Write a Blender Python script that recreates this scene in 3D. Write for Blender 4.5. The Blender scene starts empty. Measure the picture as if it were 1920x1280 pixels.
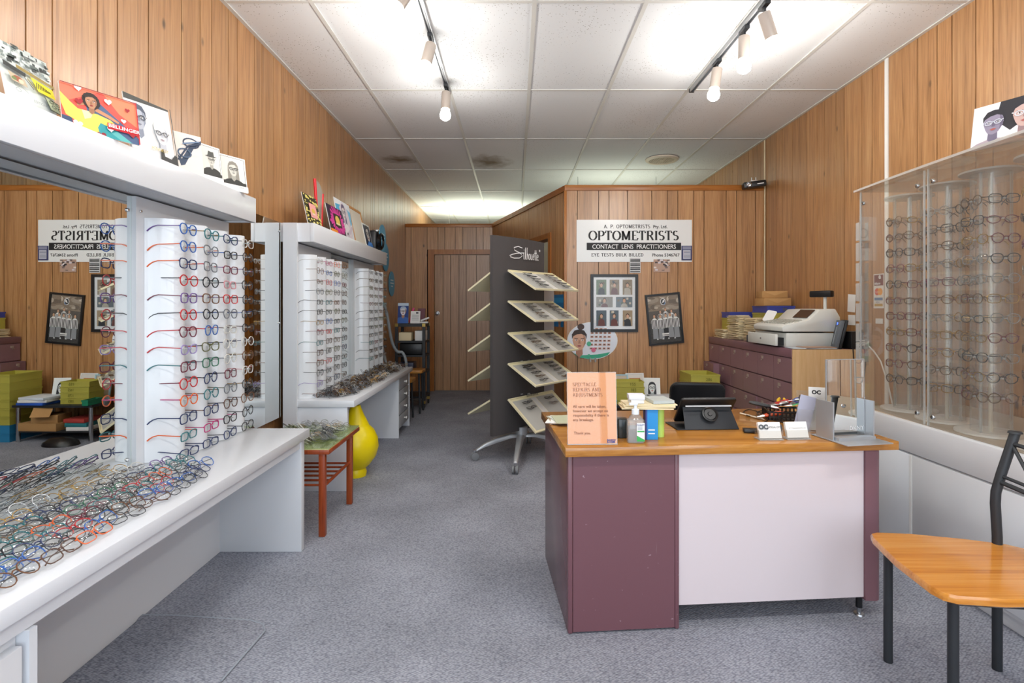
import bpy, bmesh, math, random
from mathutils import Vector, Matrix, Euler
R = math.radians
random.seed(7)
S = bpy.context.scene
COL = S.collection

# ---------------------------------------------------------------- camera
F = 1027.0; H = 1.225                       # focal length in pixels (1920 wide), eye height
cam_d = bpy.data.cameras.new('camera'); cam = bpy.data.objects.new('camera', cam_d); COL.objects.link(cam)
cam_d.sensor_width = 36.0; cam_d.lens = 36.0 * F / 1920.0
cam_d.shift_x = -6 / 1920.0; cam_d.shift_y = -65 / 1920.0
cam_d.clip_start = 0.05
cam.location = (0, 0, H); cam.rotation_euler = (R(90), 0, 0)
S.camera = cam
# ---------------------------------------------------------------- sky, daylight, exposure
W = bpy.data.worlds.new('world'); S.world = W; W.use_nodes = True
bg = W.node_tree.nodes['Background']; bg.inputs[0].default_value = (0.80, 0.90, 1.0, 1); bg.inputs[1].default_value = 3.0
def area(name, loc, rot, sx, sy, power=0, col=(1, 1, 1), portal=False):
    l = bpy.data.lights.new(name, 'AREA'); l.shape = 'RECTANGLE'; l.size = sx; l.size_y = sy; l.energy = power; l.color = col
    if portal: l.cycles.is_portal = True
    o = bpy.data.objects.new(name, l); COL.objects.link(o); o.location = loc; o.rotation_euler = rot
    return o
area('shopfront_daylight_portal', (0.44, -1.21, 1.5), (R(90), 0, 0), 3.9, 2.4, portal=True)
# rear-partition batten plus unseen fill battens added at the front and behind the sign
BULB_W = 6.4
REAR_AND_FILL_BATTENS = [((-0.5, 0.7, 2.85), 14), ((1.4, 0.7, 2.85), 14), ((-.62, 9.3, 2.2), 26), ((1.3, 7.0, 1.95), 6)]
S.view_settings.view_transform = 'Standard'; S.view_settings.look = 'None'
S.view_settings.exposure = 0.45; S.view_settings.gamma = 1.0; S.view_settings.use_curve_mapping = False
S.cycles.transparent_max_bounces = 48; S.cycles.max_bounces = 10
S.cycles.use_denoising = True
S.cycles.caustics_reflective = False; S.cycles.caustics_refractive = False
S.cycles.sample_clamp_indirect = 6.0

XL, XR, CEIL = -1.598, 2.484, 2.886          # left wall, right wall, ceiling
YP, YB, ZP = 5.44, 7.97, 2.433               # sign partition, rear partition, partition height

# ---------------------------------------------------------------- materials
MAT = {}
def lin(c):
    if isinstance(c, str):
        c = c.lstrip('#'); c = tuple(int(c[i:i+2], 16) / 255 for i in (0, 2, 4))
    return tuple((v / 12.92 if v <= 0.04045 else ((v + 0.055) / 1.055) ** 2.4) for v in c) + (1,)
def pm(name, col, rough=0.5, metal=0.0, spec=0.5, coat=0.0, emit=None, es=0.0):
    if name in MAT: return MAT[name]
    m = bpy.data.materials.new(name); m.use_nodes = True
    b = m.node_tree.nodes['Principled BSDF']
    b.inputs['Base Color'].default_value = lin(col); b.inputs['Roughness'].default_value = rough
    b.inputs['Metallic'].default_value = metal; b.inputs['Specular IOR Level'].default_value = spec
    b.inputs['Coat Weight'].default_value = coat; b.inputs['Coat Roughness'].default_value = 0.08 if rough < .3 else 0.28
    if emit: b.inputs['Emission Color'].default_value = lin(emit); b.inputs['Emission Strength'].default_value = es
    MAT[name] = m; return m
def nt(m): return m.node_tree.nodes, m.node_tree.links, m.node_tree.nodes['Principled BSDF']
def C(col): return pm('paint_' + str(col).lstrip('#'), col, 0.55)      # plain printed / painted colour
def ramp(n, stops):
    r = n.new('ShaderNodeValToRGB'); e = r.color_ramp.elements
    while len(e) < len(stops): e.new(0.5)
    for k, (p, c) in enumerate(stops): e[k].position = p; e[k].color = lin(c)
    return r
def bump(n, l, b, src, strength, dist=0.002):
    k = n.new('ShaderNodeBump'); k.inputs['Strength'].default_value = strength; k.inputs['Distance'].default_value = dist
    l.new(src, k.inputs['Height']); l.new(k.outputs[0], b.inputs['Normal'])
def wood(name, dark, mid, light, axis='z', rough=0.38, scale=1.0, coat=0.0, vary=0.5, knots=False):
    m = pm(name, mid, rough, coat=coat); n, l, b = nt(m)
    geo = n.new('ShaderNodeNewGeometry'); oi = n.new('ShaderNodeObjectInfo')
    add = n.new('ShaderNodeVectorMath'); add.operation = 'ADD'
    sc = n.new('ShaderNodeVectorMath'); sc.operation = 'SCALE'; sc.inputs[0].default_value = (7.3, 5.1, 9.7)
    l.new(oi.outputs['Random'], sc.inputs['Scale']); l.new(geo.outputs['Position'], add.inputs[0]); l.new(sc.outputs[0], add.inputs[1])
    mp = n.new('ShaderNodeMapping'); s = [scale * 30] * 3; s['xyz'.index(axis)] = scale * 1.3; mp.inputs['Scale'].default_value = s
    l.new(add.outputs[0], mp.inputs[0])
    a = n.new('ShaderNodeTexNoise'); a.inputs['Scale'].default_value = 1.0; a.inputs['Detail'].default_value = 6; a.inputs['Roughness'].default_value = 0.62; a.inputs['Distortion'].default_value = 0.9
    l.new(mp.outputs[0], a.inputs['Vector'])
    mp2 = n.new('ShaderNodeMapping'); s = [scale * 170] * 3; s['xyz'.index(axis)] = scale * 5; mp2.inputs['Scale'].default_value = s
    l.new(add.outputs[0], mp2.inputs[0])
    f = n.new('ShaderNodeTexNoise'); f.inputs['Scale'].default_value = 1.0; f.inputs['Detail'].default_value = 2
    l.new(mp2.outputs[0], f.inputs['Vector'])
    ma = n.new('ShaderNodeMath'); ma.operation = 'MULTIPLY_ADD'; ma.inputs[1].default_value = 0.35; l.new(f.outputs['Fac'], ma.inputs[0])
    m2 = n.new('ShaderNodeMath'); m2.operation = 'MULTIPLY'; m2.inputs[1].default_value = 0.72; l.new(a.outputs['Fac'], m2.inputs[0]); l.new(m2.outputs[0], ma.inputs[2])
    rp = ramp(n, [(0.33, dark), (0.52, mid), (0.72, light)]); l.new(ma.outputs[0], rp.inputs[0])
    hs = n.new('ShaderNodeHueSaturation'); mr = n.new('ShaderNodeMapRange'); mr.inputs['To Min'].default_value = 1 - 0.22 * vary; mr.inputs['To Max'].default_value = 1 + 0.2 * vary
    l.new(oi.outputs['Random'], mr.inputs['Value']); l.new(mr.outputs[0], hs.inputs['Value']); l.new(rp.outputs[0], hs.inputs['Color'])
    out = hs.outputs[0]
    if knots:
        mk = n.new('ShaderNodeMapping'); s = [6.0] * 3; s['xyz'.index(axis)] = 3.2; mk.inputs['Scale'].default_value = s; l.new(add.outputs[0], mk.inputs[0])
        v = n.new('ShaderNodeTexVoronoi'); v.inputs['Scale'].default_value = 1.0; l.new(mk.outputs[0], v.inputs['Vector'])
        kr = ramp(n, [(0.03, (0.25,) * 3), (0.1, (1, 1, 1))]); l.new(v.outputs['Distance'], kr.inputs[0])
        mx = n.new('ShaderNodeMix'); mx.data_type = 'RGBA'; mx.blend_type = 'MULTIPLY'; mx.inputs['Factor'].default_value = 0.8
        l.new(out, mx.inputs['A']); l.new(kr.outputs[0], mx.inputs['B']); out = mx.outputs['Result']
    l.new(out, b.inputs['Base Color'])
    bump(n, l, b, f.outputs['Fac'], 0.12, 0.001)
    return m
PANEL = wood('wood_panelling', '#835b36', '#b08052', '#c4996a', rough=0.36, vary=0.45, coat=0.5, knots=True)
TRIMW = wood('wood_trim', '#8a4f1d', '#a9692d', '#bd7f40', rough=0.35, vary=0.2)
TRIMX = wood('wood_trim_along_x', '#8a4f1d', '#a9692d', '#bd7f40', axis='x', rough=0.35, vary=0.1)
TRIMY = wood('wood_trim_along_y', '#7a451a', '#9a5c28', '#b07238', axis='y', rough=0.35, vary=0.1)
DOORW = wood('door_wood', '#8f6a4a', '#ab8058', '#bd946b', rough=0.42, vary=0.3, coat=0.5)
GROOVE = pm('groove_dark', '#241206', 0.9)
DESKTOP = wood('desk_teak_laminate', '#8e5a22', '#b1762f', '#c58c42', axis='x', rough=0.22, vary=0.0, coat=0.4)
PINE = wood('varnished_pine', '#b06a20', '#cc8430', '#d99a4a', axis='x', rough=0.22, scale=0.7, vary=0.0, coat=0.5)
REDW = wood('red_brown_timber', '#7a2f10', '#96401a', '#a64f24', axis='z', rough=0.35, vary=0.1)
TANW = wood('tan_laminate', '#cfa672', '#dcb684', '#e4c294', axis='z', rough=0.5, scale=1.6, vary=0.0)
WHITE = pm('white_laminate', '#e2e5ea', 0.25)
WHITE2 = pm('white_board', '#d8dbdf', 0.4)
COLUMN = pm('glossy_white_column', '#e3e6e9', 0.12, coat=0.3)
PLUM = pm('plum_steel', '#7c5860', 0.36)
PLUM2 = pm('plum_drawer_front', '#8a676f', 0.42)
PINKP = pm('pale_pink_laminate', '#dcd0d3', 0.42)
CHROME = pm('chrome', '#d8dadc', 0.12, 1.0)
STEEL = pm('brushed_steel', '#b6b8bb', 0.3, 1.0)
SILVER = pm('silver_paint', '#b9bcc0', 0.38, 0.55)
BLACK = pm('black_plastic', '#17181a', 0.38)
BLACKM = pm('black_powder_coat', '#26292d', 0.5)
LEATHER = pm('black_leather', '#141416', 0.33)
CHARC = pm('charcoal_laminate', '#4a4748', 0.55)
CREAM = pm('cream_tray_plastic', '#ece3bf', 0.45)
PAPER = pm('white_paper', '#f1f1ee', 0.7)
MANILA = pm('manila_paper', '#ead9b2', 0.75)
CARD = pm('brown_cardboard', '#b98d58', 0.8)
GREENP = pm('lime_green_plastic', '#b8b04c', 0.45)
BLUEP = pm('blue_plastic', '#3c4aa0', 0.42)
YELLOW = pm('yellow_glaze', '#f0d800', 0.35)
def carpet():
    m = pm('grey_carpet', '#73757e', 0.95, spec=0.15); n, l, b = nt(m)
    tc = n.new('ShaderNodeNewGeometry')
    mp = n.new('ShaderNodeMapping'); mp.inputs['Rotation'].default_value = (0, 0, R(38)); mp.inputs['Scale'].default_value = (95, 150, 95); l.new(tc.outputs['Position'], mp.inputs[0])
    v = n.new('ShaderNodeTexVoronoi'); v.inputs['Scale'].default_value = 1.0; v.inputs['Randomness'].default_value = 0.55; l.new(mp.outputs[0], v.inputs['Vector'])
    no = n.new('ShaderNodeTexNoise'); no.inputs['Scale'].default_value = 2.2; no.inputs['Detail'].default_value = 4; l.new(tc.outputs['Position'], no.inputs['Vector'])
    rp = ramp(n, [(0.05, '#b9bcc6'), (0.45, '#a2a5b0'), (0.85, '#747782')]); l.new(v.outputs['Distance'], rp.inputs[0])
    r2 = ramp(n, [(0.3, (0.86,) * 3), (0.7, (1, 1, 1))]); l.new(no.outputs['Fac'], r2.inputs[0])
    mx = n.new('ShaderNodeMix'); mx.data_type = 'RGBA'; mx.blend_type = 'MULTIPLY'; mx.inputs['Factor'].default_value = 1
    l.new(rp.outputs[0], mx.inputs['A']); l.new(r2.outputs[0], mx.inputs['B']); l.new(mx.outputs['Result'], b.inputs['Base Color'])
    iv = n.new('ShaderNodeMath'); iv.operation = 'SUBTRACT'; iv.inputs[0].default_value = 1; l.new(v.outputs['Distance'], iv.inputs[1])
    bump(n, l, b, iv.outputs[0], 0.6, 0.004); return m
CARPET = carpet()
def tile_mat(name, col, holes=True):
    m = pm(name, col, 0.85, spec=0.2); n, l, b = nt(m)
    g = n.new('ShaderNodeNewGeometry')
    v = n.new('ShaderNodeTexVoronoi'); v.inputs['Scale'].default_value = 55; l.new(g.outputs['Position'], v.inputs['Vector'])
    no = n.new('ShaderNodeTexNoise'); no.inputs['Scale'].default_value = 1.6; no.inputs['Detail'].default_value = 3; l.new(g.outputs['Position'], no.inputs['Vector'])
    th = n.new('ShaderNodeMapRange'); th.inputs['From Min'].default_value = 0.35; th.inputs['From Max'].default_value = 0.7; th.inputs['To Min'].default_value = 0.05; th.inputs['To Max'].default_value = 0.22
    l.new(no.outputs['Fac'], th.inputs['Value'])
    lt = n.new('ShaderNodeMath'); lt.operation = 'LESS_THAN'; l.new(v.outputs['Distance'], lt.inputs[0]); l.new(th.outputs[0], lt.inputs[1])
    mx = n.new('ShaderNodeMix'); mx.data_type = 'RGBA'; mx.inputs['A'].default_value = lin(col); mx.inputs['B'].default_value = lin('#a9a7a2')
    l.new(lt.outputs[0], mx.inputs['Factor'])
    if holes: l.new(mx.outputs['Result'], b.inputs['Base Color']); bump(n, l, b, no.outputs['Fac'], 0.1)
    return m
TILE = tile_mat('ceiling_tile_pinhole', '#e8eaec'); TILE2 = pm('ceiling_tile_plain', '#e6e8ec', 0.8)
def see_through(name, tint, gloss, rough=0.02, haze=0.0):
    m = bpy.data.materials.new(name); m.use_nodes = True; n = m.node_tree.nodes; l = m.node_tree.links
    n.remove(n['Principled BSDF']); out = n['Material Output']
    t = n.new('ShaderNodeBsdfTransparent'); t.inputs[0].default_value = lin(tint)
    g = n.new('ShaderNodeBsdfGlossy'); g.inputs['Roughness'].default_value = rough
    lw = n.new('ShaderNodeLayerWeight'); lw.inputs[0].default_value = .5
    pw = n.new('ShaderNodeMath'); pw.operation = 'POWER'; pw.inputs[1].default_value = 4.0; l.new(lw.outputs['Facing'], pw.inputs[0])
    mu = n.new('ShaderNodeMath'); mu.operation = 'MULTIPLY_ADD'; mu.inputs[1].default_value = .75 * min(gloss, 1.2); mu.inputs[2].default_value = .035 * gloss; mu.use_clamp = True; l.new(pw.outputs[0], mu.inputs[0])
    mx = n.new('ShaderNodeMixShader'); l.new(mu.outputs[0], mx.inputs[0]); l.new(t.outputs[0], mx.inputs[1]); l.new(g.outputs[0], mx.inputs[2])
    o_ = mx.outputs[0]
    if haze:
        d = n.new('ShaderNodeBsdfDiffuse'); d.inputs[0].default_value = (.86, .87, .86, 1); m2 = n.new('ShaderNodeMixShader'); m2.inputs[0].default_value = haze
        l.new(o_, m2.inputs[1]); l.new(d.outputs[0], m2.inputs[2]); o_ = m2.outputs[0]
    l.new(o_, out.inputs[0]); MAT[name] = m; return m
LENS = see_through('spectacle_lens', '#f9faf9', 1.4, haze=.03)
ACRYL = see_through('clear_acrylic', '#fbfbfa', 1.0, haze=.04)
ACTUBE = see_through('acrylic_tube', '#f8f8f7', 2.6, haze=.10)
ACEDGE = see_through('acrylic_edge', '#f0f2f1', 1.5, 0.12, haze=.32)
GLASSG = see_through('table_glass', '#f2f8ee', 1.0)
GEL = see_through('sanitiser_gel', '#f2f6f9', 1.2, haze=.16)
SUNL = see_through('dark_sun_lens', '#4a4a32', 1.4)
def mirror(name, col):
    return pm(name, col, 0.0, 1.0)
MIRROR = mirror('mirror_silver', '#eef2f1')
def speckle(base, name, col2, scale, thr):
    m = pm(name, base, 0.5); n, l, b = nt(m); g = n.new('ShaderNodeNewGeometry')
    no = n.new('ShaderNodeTexNoise'); no.inputs['Scale'].default_value = scale; no.inputs['Detail'].default_value = 3; l.new(g.outputs['Position'], no.inputs['Vector'])
    rp = ramp(n, [(thr, base), (thr + 0.03, col2)]); l.new(no.outputs['Fac'], rp.inputs[0]); l.new(rp.outputs[0], b.inputs['Base Color']); return m

# ---------------------------------------------------------------- mesh helpers
class MB:
    def __init__(s): s.v = []; s.f = []; s.mi = []; s.cur = 0
    def add(s, vs, fs):
        o = len(s.v); s.v += [tuple(p) for p in vs]
        for f in fs: s.f.append(tuple(i + o for i in f)); s.mi.append(s.cur)
        return s
    def box(s, x0, x1, y0, y1, z0, z1):
        return s.add([(x0,y0,z0),(x1,y0,z0),(x1,y1,z0),(x0,y1,z0),(x0,y0,z1),(x1,y0,z1),(x1,y1,z1),(x0,y1,z1)],
                     [(0,3,2,1),(4,5,6,7),(0,1,5,4),(1,2,6,5),(2,3,7,6),(3,0,4,7)])
    def obox(s, c, size, rot=(0,0,0)):
        m = Matrix.Translation(c) @ Euler(rot).to_matrix().to_4x4(); a, b, d = [k / 2 for k in size]
        q = MB().box(-a, a, -b, b, -d, d); return s.add([m @ Vector(p) for p in q.v], q.f)
    def prism(s, pts, z0, z1, tf=None):
        n = len(pts); vs = [(x, y, z0) for x, y in pts] + [(x, y, z1) for x, y in pts]
        if tf: vs = [tf(*p) for p in vs]
        return s.add(vs, [tuple(range(n - 1, -1, -1)), tuple(range(n, 2 * n))] + [(i, (i + 1) % n, n + (i + 1) % n, n + i) for i in range(n)])
    def tube(s, pts, r, n=8, closed=False, caps=True):
        P = [Vector(p) for p in pts]; m = len(P); rs = r if isinstance(r, (list, tuple)) else [r] * m
        vs = []; up = None
        for i in range(m):
            if closed: t = P[(i + 1) % m] - P[i - 1]
            else: t = P[min(i + 1, m - 1)] - P[max(i - 1, 0)]
            t.normalize()
            if up is None: up = Vector((0, 0, 1)) if abs(t.z) < 0.9 else Vector((1, 0, 0))
            a = t.cross(up)
            if a.length < 1e-5: a = t.cross(Vector((0.3, 1, 0.2)))
            a.normalize(); b = a.cross(t); up = b
            for k in range(n):
                an = 2 * math.pi * k / n; vs.append(P[i] + (a * math.cos(an) + b * math.sin(an)) * rs[i])
        fs = []
        for i in range(m if closed else m - 1):
            j = (i + 1) % m
            for k in range(n): fs.append((i*n+k, i*n+(k+1)%n, j*n+(k+1)%n, j*n+k))
        if caps and not closed: fs += [tuple(range(n - 1, -1, -1)), tuple((m - 1) * n + k for k in range(n))]
        return s.add(vs, fs)
    def cyl(s, p0, p1, r0, r1=None, n=16): return s.tube([p0, p1], [r0, r0 if r1 is None else r1], n)
    def lathe(s, prof, n=24, c=(0,0,0), a0=0, a1=360):
        full = abs(a1 - a0) >= 360; k = n if full else n + 1; vs = []; m = len(prof)
        for i in range(k):
            an = R(a0 + (a1 - a0) * i / n)
            for r, z in prof: vs.append((c[0] + r * math.cos(an), c[1] + r * math.sin(an), c[2] + z))
        fs = []
        for i in range(n):
            j = (i + 1) % k
            for q in range(m - 1): fs.append((i*m+q, j*m+q, j*m+q+1, i*m+q+1))
        return s.add(vs, fs)
    def xf(s, M): s.v = [tuple(M @ Vector(p)) for p in s.v]; return s
    def mesh(s, name, mats, smooth=False, bevel=0):
        me = bpy.data.meshes.new(name); me.from_pydata(s.v, [], s.f)
        ml = mats if isinstance(mats, (list, tuple)) else [mats]
        for m in ml: me.materials.append(m)
        if len(ml) > 1: me.polygons.foreach_set('material_index', s.mi)
        bm = bmesh.new(); bm.from_mesh(me)
        if smooth: bmesh.ops.remove_doubles(bm, verts=bm.verts, dist=1e-6)
        if bevel:
            bmesh.ops.remove_doubles(bm, verts=bm.verts, dist=1e-6)
            ed = [e for e in bm.edges if len(e.link_faces) == 2 and e.calc_face_angle(0) > 0.5]
            bmesh.ops.bevel(bm, geom=ed, offset=bevel, segments=2, profile=0.5, affect='EDGES', clamp_overlap=True)
        if smooth != 'keep': bmesh.ops.recalc_face_normals(bm, faces=bm.faces)
        bm.to_mesh(me); bm.free()
        if smooth or bevel:
            me.polygons.foreach_set('use_smooth', [True] * len(me.polygons))
            me.set_sharp_from_angle(angle=R(42))
        return me
    def build(s, name, mats, parent=None, smooth=False, bevel=0, world=False, loc=None):
        """link as ONE mesh object; world=True: verts are in world space although it has a parent"""
        if parent is not None and world:
            im = pmat(parent).inverted(); s.xf(im)
        if parent is None and loc is not None:
            s.xf(Matrix.Translation(-Vector(loc)))
        o = bpy.data.objects.new(name, s.mesh(name, mats, smooth, bevel)); COL.objects.link(o)
        if parent is not None: o.parent = parent
        elif loc is not None: o.location = loc
        return o
def pmat(o):
    m = Matrix.Translation(o.location) @ o.rotation_euler.to_matrix().to_4x4() @ Matrix.Diagonal((*o.scale, 1))
    return pmat(o.parent) @ m if o.parent else m
def tag(o, label=None, cat=None, group=None, kind=None):
    if label: o['label'] = label
    if cat: o['category'] = cat
    if group: o['group'] = group
    if kind: o['kind'] = kind
    return o
def thing(name, label, cat, loc=(0,0,0), rot=(0,0,0), group=None):
    o = bpy.data.objects.new(name, None); COL.objects.link(o); o.empty_display_size = 0.05
    o.location = loc; o.rotation_euler = rot if isinstance(rot, (tuple, list)) else (0, 0, rot)
    return tag(o, label, cat, group)
def kids(o): return [c for c in bpy.data.objects if c.parent == o]
def share(name, mesh, parent=None, loc=(0,0,0), rot=(0,0,0), scale=(1,1,1), mats=None):
    o = bpy.data.objects.new(name, mesh); COL.objects.link(o); o.parent = parent
    o.location = loc; o.rotation_euler = rot; o.scale = scale
    if mats:
        for i, m in mats.items(): o.material_slots[i].link = 'OBJECT'; o.material_slots[i].material = m
    return o
UNIT = {}
def unit_cube(mat, bev=0.0):
    k = (mat.name, bev)
    if k not in UNIT: UNIT[k] = MB().box(-0.5, 0.5, -0.5, 0.5, -0.5, 0.5).mesh('piece', mat)
    return UNIT[k]
def piece(name, mat, parent, x0, x1, y0, y1, z0, z1):
    """a box piece (plank, tile, slat...) sharing one mesh; parent must be unrotated/unscaled or coordinates local"""
    return share(name, unit_cube(mat), parent, ((x0+x1)/2, (y0+y1)/2, (z0+z1)/2), (0,0,0), (x1-x0, y1-y0, z1-z0))
def ell(cx, cy, rx, ry, n=20, a0=0, a1=360):
    full = abs(a1 - a0) >= 360; m = n if full else n + 1
    return [(cx + rx * math.cos(R(a0 + (a1 - a0) * i / n)), cy + ry * math.sin(R(a0 + (a1 - a0) * i / n))) for i in range(m)]
def rrect(x0, x1, y0, y1, r, n=4):
    p = []
    for cx, cy, a in ((x1-r, y1-r, 0), (x0+r, y1-r, 90), (x0+r, y0+r, 180), (x1-r, y0+r, 270)):
        p += [(cx + r * math.cos(R(a + 90 * i / n)), cy + r * math.sin(R(a + 90 * i / n))) for i in range(n + 1)]
    return p
# ---------------------------------------------------------------- flat print: polygons on a card (local x right, z up, facing -y)
def clip(poly, x0, x1, y0, y1):
    def cut(p, f, g):
        out = []
        for i in range(len(p)):
            a, b = p[i - 1], p[i]; fa, fb = f(a), f(b)
            if fa >= 0:
                if fb >= 0: out.append(b)
                else: out.append(g(a, b, fa, fb))
            elif fb >= 0: out.append(g(a, b, fa, fb)); out.append(b)
        return out
    g = lambda a, b, fa, fb: (a[0] + (b[0]-a[0]) * fa / (fa-fb), a[1] + (b[1]-a[1]) * fa / (fa-fb))
    for f in (lambda p: p[0]-x0, lambda p: x1-p[0], lambda p: p[1]-y0, lambda p: y1-p[1]):
        if len(poly) >= 3: poly = cut(poly, f, g)
    return poly
class Art:
    def __init__(s, w, h): s.w = w; s.h = h; s.L = []
    def p(s, col, pts): s.L.append((col, [(x * s.w, y * s.h) for x, y in pts])); return s      # 0..1 coords
    def rect(s, col, x0, y0, x1, y1): return s.p(col, [(x0,y0),(x1,y0),(x1,y1),(x0,y1)])
    def oval(s, col, cx, cy, rx, ry, n=18, a0=0, a1=360): return s.p(col, ell(cx, cy, rx, ry, n, a0, a1))
    def line(s, col, pts, w):
        for (x0, y0), (x1, y1) in zip(pts, pts[1:]):
            a, b = x0*s.w, y0*s.h; c, d = x1*s.w, y1*s.h; L = math.hypot(c-a, d-b) or 1e-9
            nx, ny = -(d-b)/L*w/2, (c-a)/L*w/2
            s.L.append((col, [(a+nx,b+ny),(a-nx,b-ny),(c-nx,d-ny),(c+nx,d+ny)]))
        return s
    def ring(s, col, cx, cy, rx, ry, w, n=18):
        o = [(x*s.w, y*s.h) for x, y in ell(cx, cy, rx, ry, n)]; k = [(cx*s.w + (x-cx*s.w) * (1 - w/(rx*s.w)), cy*s.h + (y-cy*s.h) * (1 - w/(ry*s.h))) for x, y in o]
        for i in range(n): j = (i+1) % n; s.L.append((col, [o[i], o[j], k[j], k[i]]))
        return s
    def face(s, cx, cy, r, skin='#d9b49a', hair='#2b2320', style='short', glasses='#151515', shirt='#222222', shade='#b98d74', lips='#a85a55', asp=1.0, shoulders=True, bald=False):
        """a head of half-width r (in card-width units) centred at cx, cy; asp = card width / height"""
        a = asp; Y = lambda dy: cy + dy * r * a; X = lambda dx: cx + dx * r
        P = lambda pts: [(X(x), Y(y)) for x, y in pts]
        if style == 'long': s.p(hair, P([(-1.15,.6),(-1.25,-.6),(-1.3,-2.2),(-.5,-2.4),(.5,-2.4),(1.3,-2.2),(1.25,-.6),(1.15,.6),(.75,1.45),(0,1.72),(-.75,1.45)]))
        if style == 'curly':
            for k in range(16): an = k * 360 / 16; s.oval(hair, X(.05 + 1.05*math.cos(R(an))), Y(.25 + 1.15*math.sin(R(an))), .55*r, .55*r*a, 9)
        if shoulders: s.p(shirt, P([(-2.6,-4.2),(-2.4,-2.7),(-1.5,-2.2),(-.5,-1.95),(.5,-1.95),(1.5,-2.2),(2.4,-2.7),(2.6,-4.2)]))
        s.p(shade, P([(-.45,-.8),(.45,-.8),(.5,-2.0),(0,-2.5),(-.5,-2.0)]))
        s.p(skin, P([(math.sin(R(t)) * (1 if math.cos(R(t)) > -.2 else .92), math.cos(R(t)) * 1.32 - (0.08 if math.cos(R(t)) < -.6 else 0)) for t in range(0, 360, 18)]))
        s.p(shade, P([(.55,1.0),(.95,.4),(.95,-.4),(.6,-1.0),(.7,-.1)]))
        if style == 'hat':
            s.p(hair, P([(-1.7,.75),(-.9,.6),(.9,.65),(1.8,.95),(1.0,1.0),(.85,2.1),(.2,2.0),(-.6,2.2),(-.95,1.05)]))
        elif not bald:
            s.p(hair, P([(-1.06,.2),(-1.1,.9),(-.7,1.5),(0,1.66),(.7,1.5),(1.1,.9),(1.06,.2),(.86,.72),(.3,1.0),(-.35,.92),(-.86,.65)]))
        for q in (-1, 1):
            s.p(hair, P([(q*.2,.34),(q*.72,.38),(q*.74,.28),(q*.2,.24)])); s.oval('#ffffff', X(q*.45), Y(.08), .17*r, .09*r*a, 8); s.oval('#2a211c', X(q*.45), Y(.08), .08*r, .085*r*a, 8)
        s.p(shade, P([(-.06,.1),(.08,.1),(.2,-.42),(-.16,-.42)]))
        s.p(lips, P([(-.34,-.75),(-.1,-.66),(.1,-.66),(.34,-.75),(.12,-.9),(-.12,-.9)]))
        if glasses:
            for q in (-1, 1): s.ring(glasses, X(q*.47), Y(.06), .4*r, .3*r*a, .1*r*s.w, 14)
            s.line(glasses, P([(-.12,.12),(.12,.12)]), .1*r*s.w); s.line(glasses, P([(-.86,.15),(-1.05,.2)]), .1*r*s.w); s.line(glasses, P([(.86,.15),(1.05,.2)]), .1*r*s.w)
        return s
    def build(s, name, parent, y=0.0, x0=0.0, z0=0.0, step=0.00012):
        mats = []; mb = MB(); k = 0
        for col, pts in s.L:
            q = clip(pts, 0, s.w, 0, s.h)
            if len(q) < 3: continue
            if col not in mats: mats.append(col)
            k += 1; mb.cur = mats.index(col); yy = y - step * k
            mb.add([(x0 + a, yy, z0 + b) for a, b in q], [tuple(range(len(q)))])
        return mb.build(name, [c if not isinstance(c, str) else C(c) for c in mats], parent, smooth='keep') if mats else None
# ---------------------------------------------------------------- lettering
def text(body, size, mat, parent, x, y, z, align='CENTER', shear=0.0, bold=0.0, sx=1.0, rot=(R(90),0,0), name='lettering', mirror_x=False):
    cu = bpy.data.curves.new('t', 'FONT'); cu.body = body; cu.size = size; cu.align_x = align; cu.shear = shear; cu.offset = bold; cu.resolution_u = 3
    t = bpy.data.objects.new('t', cu); COL.objects.link(t)
    me = bpy.data.meshes.new_from_object(t.evaluated_get(bpy.context.evaluated_depsgraph_get()))
    bpy.data.objects.remove(t); bpy.data.curves.remove(cu)
    me.name = name; me.materials.clear(); me.materials.append(mat)
    return share(name, me, parent, (x, y, z), rot, (sx, 1, 1))
def arc(cx, cy, rx, ry, a0, a1, n=10): return ell(cx, cy, rx, ry, n, a0, a1) if abs(a1-a0) < 360 else ell(cx, cy, rx, ry, 24) + [(cx + rx, cy)]
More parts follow.
